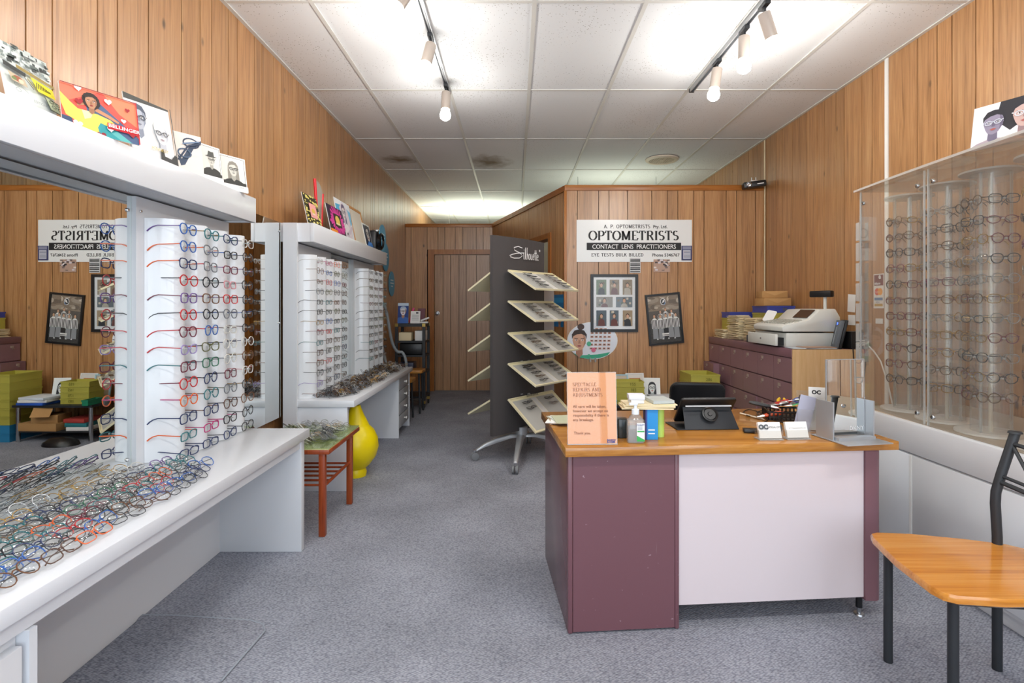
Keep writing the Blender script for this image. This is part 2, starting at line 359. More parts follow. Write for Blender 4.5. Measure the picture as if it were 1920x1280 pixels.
SF = {  # serif capitals: (advance, strokes, serifs) on a cap height of 1
 'A': (.78, [[(.08,0),(.38,1)],[(.38,1),(.70,0)],[(.2,.34),(.58,.34)]], [(.08,0),(.70,0)]),
 'B': (.72, [[(.16,0),(.16,1)],[(.16,1),(.4,1)]+arc(.4,.76,.2,.24,90,-90)+[(.16,.52)],[(.16,.52),(.4,.52)]+arc(.4,.26,.24,.26,90,-90)+[(.16,0)]], [(.1,0),(.1,1)]),
 'C': (.76, [arc(.42,.5,.34,.5,50,310,18)], [(.63,.88)]),
 'D': (.8, [[(.16,0),(.16,1)],[(.16,1),(.34,1)]+arc(.34,.5,.36,.5,90,-90)+[(.16,0)]], [(.1,0),(.1,1)]),
 'E': (.68, [[(.16,0),(.16,1)],[(.16,1),(.58,1),(.6,.8)],[(.16,.52),(.46,.52)],[(.16,0),(.6,0),(.64,.22)]], [(.1,0),(.1,1)]),
 'I': (.36, [[(.18,0),(.18,1)]], [(.18,0),(.18,1)]),
 'J': (.5, [[(.34,1),(.34,.1),(.2,-.1),(.06,-.12)]], [(.34,1)]),
 'K': (.76, [[(.16,0),(.16,1)],[(.16,.42),(.6,1)],[(.32,.62),(.68,0)]], [(.16,0),(.16,1),(.6,1),(.66,0)]),
 'L': (.64, [[(.16,0),(.16,1)],[(.16,0),(.56,0),(.6,.24)]], [(.1,0),(.16,1)]),
 'M': (.96, [[(.14,0),(.14,1)],[(.14,1),(.48,.05)],[(.48,.05),(.8,1)],[(.8,0),(.8,1)]], [(.14,0),(.8,0),(.1,1),(.84,1)]),
 'N': (.82, [[(.16,0),(.16,1)],[(.16,1),(.66,0)],[(.66,0),(.66,1)]], [(.16,0),(.12,1),(.66,1)]),
 'O': (.84, [arc(.42,.5,.36,.5,0,360)], []),
 'P': (.68, [[(.16,0),(.16,1)],[(.16,1),(.4,1)]+arc(.4,.73,.22,.27,90,-90)+[(.16,.46)]], [(.16,0),(.1,1)]),
 'R': (.76, [[(.16,0),(.16,1)],[(.16,1),(.4,1)]+arc(.4,.75,.2,.25,90,-90)+[(.16,.5)],[(.36,.5),(.52,.3),(.66,0)]], [(.16,0),(.1,1),(.68,0)]),
 'S': (.6, [arc(.3,.75,.21,.25,40,270,12)+arc(.3,.25,.23,.25,90,-140,12)[1:]], []),
 'T': (.72, [[(.36,0),(.36,1)],[(.06,.78),(.08,1),(.64,1),(.66,.78)]], [(.36,0)]),
 'U': (.8, [[(.16,1),(.16,.3)]+arc(.4,.28,.24,.28,180,360,12)+[(.64,1)]], [(.16,1),(.64,1)]),
 'Y': (.74, [[(.08,1),(.37,.48)],[(.66,1),(.37,.48)],[(.37,.48),(.37,0)]], [(.08,1),(.66,1),(.37,0)]),
 '.': (.3, [[(.12,.0),(.12,.09)]], []), ' ': (.42, [], []),
}
def ribbon(mb, pts, wf, z=0):
    P = [Vector((x, y)) for x, y in pts]; n = len(P); vs = []
    for i in range(n):
        t = P[min(i+1, n-1)] - P[max(i-1, 0)]; t.normalize(); w = wf(t) / 2; nn = Vector((-t.y, t.x))
        vs += [(P[i].x + nn.x*w, z, P[i].y + nn.y*w), (P[i].x - nn.x*w, z, P[i].y - nn.y*w)]
    mb.add(vs, [(2*i, 2*i+1, 2*i+3, 2*i+2) for i in range(n-1)])
def serif(body, size, mat, parent, x, y, z, thick=.16, thin=.05, track=.06, sx=1.0, align='CENTER', name='lettering', ser=.11):
    mb = MB(); cx = 0
    for ch in body:
        adv, st, se = SF[ch]
        for s in st:
            q = [s[0]]
            for a, b in zip(s, s[1:]): q += [b]
            ribbon(mb, [(cx + px, py) for px, py in q], lambda t: thin + (thick - thin) * abs(t.y) ** 1.5)
        for px, py in se: mb.add([(cx+px-ser-.02,0,py-.02),(cx+px+ser+.02,0,py-.02),(cx+px+ser+.02,0,py+.02),(cx+px-ser-.02,0,py+.02)], [(0,1,2,3)])
        cx += adv + track
    cx -= track; ox = {'CENTER': -cx/2, 'LEFT': 0, 'RIGHT': -cx}[align]
    mb.v = [((vx + ox) * size * sx + x, y, vz * size + z) for vx, _, vz in mb.v]
    return mb.build(name, mat, parent, smooth='keep'), cx * size * sx
INK = pm('black_ink', '#1c1c1e', 0.6); WINK = pm('white_ink', '#f5f5f5', 0.6); BROWNINK = pm('brown_ink', '#7a4a3a', 0.7)
# ================================================================ THE SETTING
GAP = 0.006
floor = tag(MB().box(-1.75, 2.65, -1.3, 11.6, -0.05, 0).build('floor', CARPET), kind='structure')
ceiling = tag(MB().box(-1.75, 2.65, -1.3, 11.6, CEIL + 0.03, CEIL + 0.08).build('ceiling', pm('ceiling_void', '#55524e', 0.9)), kind='structure')
gx = [XL, -1.112, -0.503, 0.106, 0.716, 1.326, 1.936, XR]
gy = [-1.3 , -0.676, 0.544, 1.763, 2.983, 4.2025, 5.422, 6.6415, 7.861, 9.08, 10.3, 11.5]
def stained(name, cx, cy, rx, ry):
    m = tile_mat(name, '#e8eaec'); n, l, b = nt(m); g = n.new('ShaderNodeNewGeometry')
    mp = n.new('ShaderNodeMapping'); mp.vector_type = 'TEXTURE'; mp.inputs['Location'].default_value = (cx, cy, CEIL); mp.inputs['Scale'].default_value = (rx, ry, 1)
    no = n.new('ShaderNodeTexNoise'); no.inputs['Scale'].default_value = 2.5; l.new(g.outputs['Position'], mp.inputs[0]); l.new(mp.outputs[0], no.inputs['Vector'])
    ln = n.new('ShaderNodeVectorMath'); ln.operation = 'LENGTH'; l.new(mp.outputs[0], ln.inputs[0])
    ad = n.new('ShaderNodeMath'); ad.operation = 'ADD'; l.new(ln.outputs['Value'], ad.inputs[0]); l.new(no.outputs['Fac'], ad.inputs[1])
    rp = ramp(n, [(0.45, '#9d8d78'), (1.0, '#ffffff')]); ad2 = n.new('ShaderNodeMath'); ad2.operation = 'MULTIPLY'; ad2.inputs[1].default_value = 0.7; l.new(ad.outputs[0], ad2.inputs[0]); l.new(ad2.outputs[0], rp.inputs[0])
    mx = n.new('ShaderNodeMix'); mx.data_type = 'RGBA'; mx.blend_type = 'MULTIPLY'; mx.inputs['Factor'].default_value = 1
    src = b.inputs['Base Color'].links[0].from_socket; l.new(src, mx.inputs['A']); l.new(rp.outputs[0], mx.inputs['B']); l.new(mx.outputs['Result'], b.inputs['Base Color'])
    return m
ST1 = stained('ceiling_tile_water_stain', -1.3, 6.2, 0.28, 0.2); ST2 = stained('ceiling_tile_smoke_stain', -0.3, 6.3, 0.3, 0.35)
for i in range(7):
    for j in range(11):
        mt = TILE2 if (i, j) == (1, 6) else ST1 if (i, j) == (0, 6) else ST2 if (i, j) == (2, 6) else TILE
        piece('ceiling_tile', mt, ceiling, gx[i] + .004, gx[i+1] - .004, gy[j] + .004, gy[j+1] - .004, CEIL + .004, CEIL + .018)
TB = pm('ceiling_grid_white', '#d8d7d2', 0.5)
for x in gx[1:-1]: piece('grid_bar', TB, ceiling, x - .012, x + .012, -1.3, 11.5, CEIL - .003, CEIL + .003)
for y in gy[1:]: piece('grid_bar', TB, ceiling, XL, XR, y - .012, y + .012, CEIL - .0025, CEIL + .0025)
for x0, x1 in ((XL, XL + .024), (XR - .024, XR)): piece('grid_bar', TB, ceiling, x0, x1, -1.3, 11.5, CEIL - .004, CEIL + .003)

# left wall, planked
wall_left = tag(MB().box(XL - .12, XL - .012, -1.3, 11.6, 0, CEIL + .05).build('wall_left', GROOVE), kind='structure')
def planks(wall, ys, x0, x1, z0, z1, along='y', mat=PANEL):
    for a, b in zip(ys, ys[1:]):
        if along == 'y': piece('plank', mat, wall, x0, x1, a + GAP/2, b - GAP/2, z0, z1)
        else: piece('plank', mat, wall, a + GAP/2, b - GAP/2, x0, x1, z0, z1)
ys = [1.0, 1.18, 1.28, 1.45, 1.6]
ys = [-1.3 + .155*k for k in range(15)] + [1.02, 1.23, 1.36, 1.54, 1.66, 1.788, 1.891, 2.096, 2.2, 2.386, 2.622, 2.778, 2.884, 3.05, 3.152, 3.355]
pat = [.1, .17, .12, .19, .10, .14, .2, .1, .18, .09]; k = 0
while ys[-1] < 11.4: ys.append(ys[-1] + pat[k % 10]); k += 1
planks(wall_left, sorted(ys), XL - .02, XL, 0, CEIL)
# right wall
wall_right = tag(MB().box(XR + .012, XR + .12, -1.3, 11.6, 0, CEIL + .05).build('wall_right', GROOVE), kind='structure')
ys = [3.675, 3.81, 3.925, 4.134, 4.24, 4.4, 4.507, 4.664, 4.91, 5.095, 5.21, 5.44]; k = 0
while ys[-1] < 11.4: ys.append(ys[-1] + pat[k % 10]); k += 1
planks(wall_right, ys, XR, XR + .02, 0, CEIL)
ys = [3.645, 3.385, 3.225, 3.115, 2.954, 2.847, 2.66, 2.56]; k = 0
while ys[-1] > -1.2: ys.append(ys[-1] - pat[k % 10]); k += 1
planks(wall_right, sorted(ys), XR, XR + .02, 0, CEIL)
tag(MB().box(XR - .006, XR + .01, 3.645, 3.675, 0, CEIL).build('trim_1', pm('white_joint_strip', '#f2f2ee', 0.4)), 'white vertical joint strip on the panelled side wall', kind='structure')
# sign partition (kept below the ceiling)
wall_partition = tag(MB().box(.508, XR, YP + .012, YP + .09, 0, ZP - .05).build('wall_partition', GROOVE), kind='structure')
px = [1062, 1082.4, 1122.5, 1141.8, 1176.5, 1222, 1251.7, 1271, 1300.7, 1320, 1361.6, 1381, 1416.6]
xs = [(p - 966) / F * YP for p in px] + [XR]
planks(wall_partition, xs, YP, YP + .02, 0, ZP - .05, 'x')
tag(MB().box(.49, XR, YP - .014, YP + .1, ZP - .055, ZP).build('trim_2', TRIMX, bevel=.004), 'timber capping along the top of the sign partition', kind='structure')
tag(MB().box(.485, .512, YP - .006, YP + .09, 0, ZP - .05).build('trim_3', TRIMW, bevel=.003), 'timber corner strip of the sign partition', kind='structure')
# angled wall with the open doorway
ANG = math.atan2(YB - YP, -.334 - .508); LEN = math.hypot(YB - YP, .842)
wall_angled = MB()
D0, D1, DH = .44, 1.227, 1.97
wall_angled.box(0, D0, -.09, -.012, 0, ZP - .05).box(D1, LEN, -.09, -.012, 0, ZP - .05).box(D0, D1, -.09, -.012, DH, ZP - .05)
wall_angled = tag(wall_angled.build('wall_angled', GROOVE), kind='structure'); wall_angled.location = (.508, YP, 0); wall_angled.rotation_euler = (0, 0, ANG)
s = 0; k = 0
while s < LEN - .02:
    e = min(s + pat[k % 10], LEN); k += 1
    for a, b, z0 in ((s, min(e, D0), 0), (max(s, D0), min(e, D1), DH), (max(s, D1), e, 0)):
        if b - a > .01: piece('plank', PANEL, wall_angled, a + GAP/2, b - GAP/2, -.02, 0, z0, ZP - .05)
    s = e
piece('capping', TRIMY, wall_angled, -.01, LEN, -.1, .014, ZP - .055, ZP)
for a, b, z0, z1 in ((D0 - .045, D0 + .012, 0, DH + .045), (D1 - .012, D1 + .045, 0, DH + .045)): piece('door_jamb', TRIMW, wall_angled, a, b, -.1, .016, z0, z1)
piece('door_head', TRIMY, wall_angled, D0 + .012, D1 - .012, -.1, .016, DH - .012, DH + .045)
# rear partition with the plank door
dx0, dx1, dh = -1.172, -.3725, 1.978
wall_back = MB().box(XL, dx0 - .02, YB + .012, YB + .09, 0, ZP - .04).box(dx1 + .012, -.30, YB + .012, YB + .09, 0, ZP - .04).box(dx0 - .02, dx1 + .012, YB + .012, YB + .09, dh + .01, ZP - .04)
wall_back = tag(wall_back.build('wall_back', GROOVE), kind='structure')
xs = [(p - 966) / F * YB for p in (760, 771, 801, 821, 834, 854, 867, 893, 906, 926)]; xs[0] = XL
for a, b in zip(xs, xs[1:]):
    if b < dx0: piece('plank', PANEL, wall_back, a + GAP/2, b - GAP/2, YB, YB + .02, 0, ZP - .04)
    else: piece('plank', PANEL, wall_back, a + GAP/2, b - GAP/2, YB, YB + .02, dh + .08, ZP - .04)
tag(MB().box(XL, -.33, YB - .015, YB + .1, ZP - .05, ZP).build('trim_4', TRIMX, bevel=.004), 'timber capping along the top of the rear partition', kind='structure')
t = MB().box(dx0 - .093, dx0 - .006, YB - .02, YB + .06, 0, dh + .08).box(dx1 + .005, dx1 + .04, YB - .02, YB + .06, 0, dh + .08).box(dx0 - .006, dx1 + .005, YB - .02, YB + .06, dh + .008, dh + .08)
tag(t.build('trim_5', TRIMW), 'timber frame around the rear plank door', kind='structure')
door = tag(MB().box(dx0, dx1, YB + .02, YB + .045, .008, dh).build('door_1', GROOVE), 'plank-faced rear door with a round metal knob', kind='structure')
xs = [(p - 966) / F * YB for p in (815, 830.5, 844.7, 860.6, 874, 893.5, 918)]; xs[0] = dx0; xs[-1] = dx1
for a, b in zip(xs, xs[1:]): piece('plank', DOORW, door, a + GAP/2, b - GAP/2, YB + .008, YB + .022, .008, dh)
kz = 1.225 - 12 / F * YB; kx = (820 - 966) / F * YB
MB().lathe([(.0, .055), (.018, .053), (.027, .042), (.027, .032), (.012, .022), (.012, .006), (.03, .004), (.03, 0), (0, 0)], 16).xf(Matrix.Translation((kx, YB + .008, kz)) @ Matrix.Rotation(R(90), 4, 'X')).build('door_knob', STEEL, door, smooth=True)
# rooms behind and shopfront
tag(MB().box(XL, XR, 11.5, 11.6, 0, CEIL).build('wall_rear', pm('pale_rear_wall', '#cfc9bd', 0.8)), kind='structure')
FW = -1.25
tag(MB().box(XL, XR, FW - .1, FW, 0, .32).box(XL, XR, FW - .1, FW, 2.72, CEIL + .03).build('wall_front', WHITE2), kind='structure')
win = tag(MB().box(XL, XL + .05, FW - .08, FW - .02, .32, 2.72).box(XR - .05, XR, FW - .08, FW - .02, .32, 2.72).box(-.28, -.22, FW - .08, FW - .02, .32, 2.72).box(1.08, 1.14, FW - .08, FW - .02, .32, 2.72)
          .box(XL, XR, FW - .081, FW - .019, .32, .38).box(XL, XR, FW - .081, FW - .019, 2.66, 2.72).build('window_1', SILVER), 'aluminium framed shopfront glazing', kind='structure')
# carpet offcut lying in front of the near counter
def at(px, py, Y): return ((px - 966) / F * Y, Y, H - (py - 575) / F * Y)
def fl(px, py, z=0): Y = (H - z) * F / (py - 575); return ((px - 966) / F * Y, Y)
pts = [fl(250, 1158), fl(330, 1152), fl(470, 1166), fl(494, 1172), fl(497, 1186), fl(470, 1222), fl(415, 1280), fl(330, 1400), (-1.2, 1.3)]
pts = [fl(497, 1186), fl(494, 1174), fl(470, 1166), fl(330, 1157), fl(262, 1156), (-1.46, 2.1), (-1.46, 1.25), fl(330, 1420), fl(415, 1280)]
o = MB().prism(pts, 0.0005, .009).build('carpet_offcut', CARPET, bevel=.004, loc=(-1.2, 1.9, 0)); MB().tube([(x - o.location.x, y - o.location.y, .0075) for x, y in pts[-1:] + pts[:5]], .003, 6).build('frayed_edge', pm('frayed_grey', '#9aa1ab', .95), o, smooth=True)
tag(o, 'grey carpet offcut lying on the carpet by the near counter', 'carpet')

# ================================================================ CEILING LIGHTS AND FITTINGS
BULB = pm('lamp_bulb', '#ffffff', 0.4, emit='#fffaf0', es=22)
LAMPB = pm('lamp_housing_champagne', '#b8aca2', 0.4, 0.3)
def track(x, y0, y1, label, spots):
    t = thing('lighting_track', label, 'lighting track', (x, (y0+y1)/2, CEIL))
    h = (y1 - y0) / 2
    MB().box(-.017, .017, -h, h, -.006, -.002).box(-.017, -.011, -h, h, -.03, -.004).box(.011, .017, -h, h, -.03, -.004).box(-.004, .004, -h, h, -.016, -.004).build('rail', SILVER, t)
    MB().box(-.018, .018, h - .012, h + .004, -.031, -.002).build('end_cap', BLACKM, t)
def spot(x, y, aim, label):
    """aim: unit-ish vector of the lamp axis, downwards"""
    t = thing('spot_lamp', label, 'spotlight', (x, y, CEIL - .028), group='spot lamps on the ceiling tracks')
    a = Vector(aim).normalized()
    MB().box(-.014, .014, -.045, .045, -.022, 0).obox((0, 0, -.04), (.012, .02, .045)).build('adaptor', BLACKM, t)
    p = Vector((0, 0, -.062)); b0 = p - a * .01; b1 = p + a * .125
    MB().tube([b0, b0 + a*.004, b1, b1 - a*.004], [.031, .033, .033, .027], 18).build('housing', LAMPB, t, smooth=True)
    q = a.to_track_quat('Z', 'Y').to_matrix().to_4x4()
    MB().lathe([(.018, -.03), (.02, 0), (.033, .018), (.041, .042), (.036, .066), (.02, .08), (.0, .084)], 16).xf(Matrix.Translation(b1) @ q).build('bulb', BULB, t, smooth=True)
    l = bpy.data.lights.new('bulb_light', 'POINT'); l.energy = BULB_W; l.color = (1, .965, .91); l.shadow_soft_size = .05
    lo = bpy.data.objects.new('bulb_light', l); COL.objects.link(lo); lo.parent = t; lo.location = b1 + a * .145
track(-.509, 1.2, 4.2, 'aluminium lighting track over the aisle, nearer the poster wall', 3)
track(1.342, 1.2, 4.17, 'aluminium lighting track above the wooden-topped desk', 3)
spot(-.509, 2.68, (-.55, -.2, -1), 'spotlight over the aisle track, nearest and partly cut by the frame top')
spot(-.509, 3.3, (-.2, -.25, -1), 'middle spotlight on the aisle track, tipped left')
spot(-.509, 4.04, (-.02, -.15, -1), 'straight-hanging spotlight at the far end of the aisle track')
spot(1.342, 2.95, (.38, .1, -1), 'spotlight on the track above the desk, tilted far right')
spot(1.342, 3.21, (-.03, -.05, -1), 'middle spotlight on the track above the desk')
spot(1.342, 3.64, (-.16, -.05, -1), 'farthest spotlight on the track above the desk')
spot(-.509, 1.7, (.1, .2, -1), 'spotlight on the aisle track beyond the frame top'); spot(1.342, 1.8, (.3, .2, -1), 'spotlight on the desk track beyond the frame top')  # pair of out-of-view spots added on the tracks as fill light
for i, ((x, y, z), p) in enumerate(REAR_AND_FILL_BATTENS):  # only the batten behind the rear partition is real, the others are added fill
    rear = i >= 2
    t = thing('fluorescent_batten', ['fluorescent batten over the shop entrance, poster side', 'fluorescent batten over the shop entrance, showcase side', 'fluorescent batten hanging behind the rear partition', 'fluorescent batten hanging behind the sign partition'][i], 'ceiling light', (x, y, z))
    MB().box(-.6, .6, -.04, .04, -.02, .03).build('body', WHITE2, t)
    MB().cyl((-.58, 0, .06 if rear else -.035), (.58, 0, .06 if rear else -.035), .014, n=10).build('tube', pm('fluorescent_tube', '#ffffff', .5, emit='#f4ffe8', es=3), t, smooth=True)
    for hx in ((-.5, .5) if rear else ()): MB().cyl((hx, 0, .03), (hx, 0, CEIL - z), .004, n=6).build('hanger', STEEL, t)
    l = bpy.data.lights.new('batten_light', 'AREA'); l.shape = 'RECTANGLE'; l.size = 1.15; l.size_y = .1; l.energy = p; l.color = (.95, 1, .8) if rear else (1, .98, .95)
    lo = bpy.data.objects.new('batten_light', l); COL.objects.link(lo); lo.parent = t; lo.location = (0, 0, .09 if rear else -.06); lo.rotation_euler = (R(180) if rear else 0, 0, 0)
# round ceiling vent
t = thing('ceiling_vent', 'round beige ceiling vent with a mesh grille', 'vent', (1.65, 6.16, CEIL))
VB = pm('vent_beige', '#cdbfa9', .6)
MB().lathe([(.0, -.002), (.135, -.002), (.14, -.022), (.165, -.024), (.182, -.012), (.182, 0)], 32).build('ring', pm('vent_cream', '#e3d6c2', .5), t, smooth=True)
g = MB()
for k in range(-5, 6):
    w = math.sqrt(.135**2 - (k*.024)**2); g.box(-w, w, k*.024 - .005, k*.024 + .005, -.018, -.012); g.box(k*.024 - .005, k*.024 + .005, -w, w, -.019, -.013)
g.build('grille', VB, t); MB().cyl((0, 0, -.02), (0, 0, -.012), .03, n=16).build('hub', VB, t)
# ================================================================ SPECTACLES
def lens_shape(kind, n=16):
    w, h, e = {'round': (.0235, .0215, 2.0), 'oval': (.0245, .0165, 2.1), 'panto': (.0245, .021, 2.4), 'rect': (.0265, .0165, 3.6), 'square': (.025, .0195, 3.2), 'cat': (.0265, .0185, 2.5)}[kind]
    p = []
    for i in range(n):
        a = 2 * math.pi * i / n; c, s = math.cos(a), math.sin(a)
        x = w * math.copysign(abs(c) ** (2 / e), c); z = h * math.copysign(abs(s) ** (2 / e), s)
        if kind == 'cat' and z > 0: z += .004 * (x / w)
        if kind == 'panto' and z < 0: x *= .9
        p.append((x, z))
    return p
LC = .0325
SPM = {}
def spec_parts(kind, r, folded=False, tl=.128):
    """meshes of one pair: local front faces -y, width along x, origin at the foot of the front"""
    key = (kind, r, folded, tl)
    if key in SPM: return SPM[key]
    L = lens_shape(kind, 14); low = min(z for x, z in L); zc = -low + r
    fr = MB()
    for q in (-1, 1): fr.tube([(q * (LC + x) , 0, zc + z) for x, z in L], r, 5, closed=True)
    wx = max(x for x, z in L)
    fr.tube([(-LC + wx, 0, zc + .004), (-.004, -.003, zc + .008), (.004, -.003, zc + .008), (LC - wx, 0, zc + .004)], r * 1.05, 5)
    hx = LC + wx; hz = zc + .008
    for q in (-1, 1): fr.tube([(q * (hx - .002), 0, hz), (q * (hx + .004), .002, hz)], r * 1.3, 5)
    ms = {'frame_front': fr.mesh('frame_front', BLACK, smooth=True)}
    lp = [(x * .97, z * .97) for x, z in L]
    nl = len(lp); ms['lens'] = MB().add([(x, 0, z) for x, z in lp] + [(x * .55, -.0022, z * .55) for x, z in lp] + [(0, -.003, 0)], [(i, (i+1) % nl, nl + (i+1) % nl, nl + i) for i in range(nl)] + [(nl + i, nl + (i+1) % nl, 2*nl) for i in range(nl)]).mesh('lens', LENS, smooth='keep')
    ms['lens'].set_sharp_from_angle(angle=R(170))
    rt = r * .85
    if folded:
        tm = MB().tube([(0, .004, 0), (-.05, .010, -.001), (-.085, .012, -.005), (-.112, .013, -.016)], [rt, rt, rt, rt * 1.3], 5)
        ms['temple'] = tm.mesh('temple', BLACK, smooth=True)
        tm2 = MB().tube([(0, .004, 0), (.05, .015, -.002), (.085, .016, -.006), (.112, .016, -.017)], [rt, rt, rt, rt * 1.3], 5)
        ms['temple2'] = tm2.mesh('temple', BLACK, smooth=True)
    else:
        tm = MB().tube([(0, 0, 0), (0, .03, 0), (0, tl * .68, .001), (0, tl * .82, -.004), (0, tl * .93, -.013), (0, tl, -.022)], [rt, rt, rt, rt * 1.15, rt * 1.3, rt * 1.5], 5)
        ms['temple'] = ms['temple2'] = tm.mesh('temple', BLACK, smooth=True)
    # one-mesh version for small, far copies
    j = MB()
    for q in (-1, 1): j.tube([(q * (LC + x), 0, zc + z) for x, z in L[::2]], r, 4, closed=True)
    j.tube([(-LC + wx, 0, zc + .004), (LC - wx, 0, zc + .004)], r * 1.05, 4)
    for q in (-1, 1):
        if folded: j.tube([(q * hx, .002, hz), (q * (hx - .05), .012 + .004 * q, hz - .002), (q * (hx - .105), .014 + .003 * q, hz - .015)], rt, 4)
        else: j.tube([(q * (hx + .003), 0, hz), (q * (hx + .003), tl * .7, hz + .001), (q * (hx + .003), tl * .88, hz - .008), (q * (hx + .003), tl, hz - .022)], rt, 4)
    j.cur = 1
    for q in (-1, 1): j.add([(q * (LC + x), 0, zc + z) for x, z in lp[::2]], [tuple(range(len(lp[::2])))])
    ms['raw'] = (list(j.v), list(j.f), list(j.mi)); ms['one'] = j.mesh('spectacles', [BLACK, LENS], smooth=True)
    ms['zc'] = zc; ms['hz'] = hz; ms['hx'] = hx + .003
    SPM[key] = ms; return ms
SPC = {n: pm('frame_' + n, c, ro, me) for n, c, ro, me in (
 ('black', '#1b1b20', .3, 0), ('navy', '#20305c', .3, 0), ('blue', '#2a5fae', .28, 0), ('teal', '#1f6d74', .3, 0), ('green', '#2f6b52', .3, 0), ('red', '#c0262c', .3, 0),
 ('orange', '#e0642a', .3, 0), ('purple', '#6a4a8e', .3, 0), ('lilac', '#9d8cc4', .3, 0), ('burgundy', '#6d2338', .3, 0), ('magenta', '#b3286e', .3, 0), ('tortoise', '#6b4326', .28, 0),
 ('brown', '#55382a', .35, 0), ('grey', '#6d7178', .35, 0), ('clear', '#d5d3cc', .2, 0), ('pink', '#d08a92', .3, 0), ('gold', '#b08d4c', .3, .9), ('silver', '#a2a5a8', .3, .9), ('gunmetal', '#3f4247', .35, .7), ('bronze', '#6f543a', .35, .7), ('olive', '#5e5f38', .35, 0))}
def wear(o, mat):
    o.material_slots[0].link = 'OBJECT'; o.material_slots[0].material = mat
def spectacles(loc, rot, kind, r, front, temple, label, group, folded=False, full=True, tl=.128, lens=None, scale=1.0):
    ms = spec_parts(kind, r, folded, tl)
    if not full:
        o = share('spectacles', ms['one'], None, loc, rot, (scale,) * 3); wear(o, SPC[front]); return tag(o, label, 'glasses', group)
    t = thing('spectacles', label, 'glasses', loc, rot, group); t.scale = (scale,) * 3
    wear(share('frame_front', ms['frame_front'], t), SPC[front])
    for q in (-1, 1):
        share('lens', ms['lens'], t, (q * LC, 0, ms['zc']))
        o = share('temple', ms['temple' if q > 0 else 'temple2'], t, (q * ms['hx'], 0, ms['hz'])); wear(o, SPC[temple])
    return t
class SpecStuff:
    """spectacles past the countable ones, joined into one object"""
    def __init__(s): s.mb = MB(); s.mats = [LENS]
    def put(s, loc, rot, kind, r, col, folded=False, tl=.128):
        v, f, mi = spec_parts(kind, r, folded, tl)['raw']; M = Matrix.Translation(loc) @ Euler(rot).to_matrix().to_4x4()
        if SPC[col] not in s.mats: s.mats.append(SPC[col])
        k = s.mats.index(SPC[col]); o = len(s.mb.v); s.mb.v += [tuple(M @ Vector(p)) for p in v]
        for q, i in zip(f, mi): s.mb.f.append(tuple(a + o for a in q)); s.mb.mi.append(0 if i == 1 else k)
    def build(s, name, label, loc): return tag(s.mb.build(name, s.mats, smooth=True, loc=loc), label, 'glasses', kind='stuff')
ORD = ['first', 'second', 'third', 'fourth', 'fifth', 'sixth', 'seventh', 'eighth', 'ninth', 'tenth', 'eleventh', 'twelfth', 'thirteenth', 'fourteenth']
KINDS = ['round', 'panto', 'square', 'rect', 'cat', 'oval']

# ================================================================ NEAR DISPLAY UNIT (left)
def counter(name, label, x0, x1, y0, y1, z, th=.044):
    t = thing(name, label, 'counter', ((x0+x1)/2, (y0+y1)/2, 0))
    MB().box(x0, x1, y0, y1, z - th, z).build('counter_top', WHITE, t, bevel=.003, world=True)
    return t
CZ = .605
c1 = counter('display_counter', 'long white laminate counter covered with loose spectacles, in the foreground', -1.49, -1.05, .35, 2.80, CZ)
MB().box(-1.45, -1.075, .4, 2.755, CZ - .088, CZ - .046).build('apron', WHITE, c1, world=True)
MB().box(-1.49, -1.068, 2.735, 2.775, .001, CZ - .045).build('end_panel', WHITE2, c1, bevel=.002, world=True)
MB().box(-1.49, -1.475, 1.08, 2.735, .001, CZ - .046).build('back_panel', WHITE2, c1, world=True)
# drawer pedestal at the near end
MB().box(-1.49, -1.095, .4, 1.20, .03, CZ - .09).build('pedestal', WHITE2, c1, world=True)
MB().box(-1.49, -1.066, 1.202, 1.222, .001, CZ - .09).build('pedestal_side', WHITE, c1, world=True)
for z0, z1 in ((.05, .165), (.17, .49)): MB().box(-1.095, -1.07, .42, 1.19, z0, z1).build('drawer', WHITE, c1, bevel=.003, world=True)
MXP = -1.49
def wall_mirror(label, x, y0, y1, z0, z1, rot=(0,0,0), scr=()):
    t = thing('wall_mirror', label, 'mirror', (x, (y0+y1)/2, z0), rot); w = (y1-y0)/2; h = z1-z0
    MB().box(-.012, -.0012, -w, w, 0, h).build('backing', pm('mirror_backing', '#c8ced0', .4), t)
    MB().add([(0, -w, 0), (0, w, 0), (0, w, h), (0, -w, h)], [(0, 1, 2, 3)]).build('mirror_glass', MIRROR, t)
    for a, b in ((-w, -w + .002), (w - .002, w)): MB().box(-.0012, .0006, a, b, 0, h).build('glass_edge', pm('glass_edge_green', '#d5e2df', .2), t)
    for a, b in scr: MB().lathe([(0, .007), (.006, .006), (.008, .002), (.008, 0)], 12).xf(Matrix.Translation((.0008, a, b)) @ Matrix.Rotation(R(90), 4, 'Y')).build('mirror_screw', CHROME, t, smooth=True)
    return t
wall_mirror('large wall mirror behind the near white counter, showing the reversed sign', MXP, .9, 2.125, CZ + .002, 1.655, scr=((.592, .99), (.592, .03)))
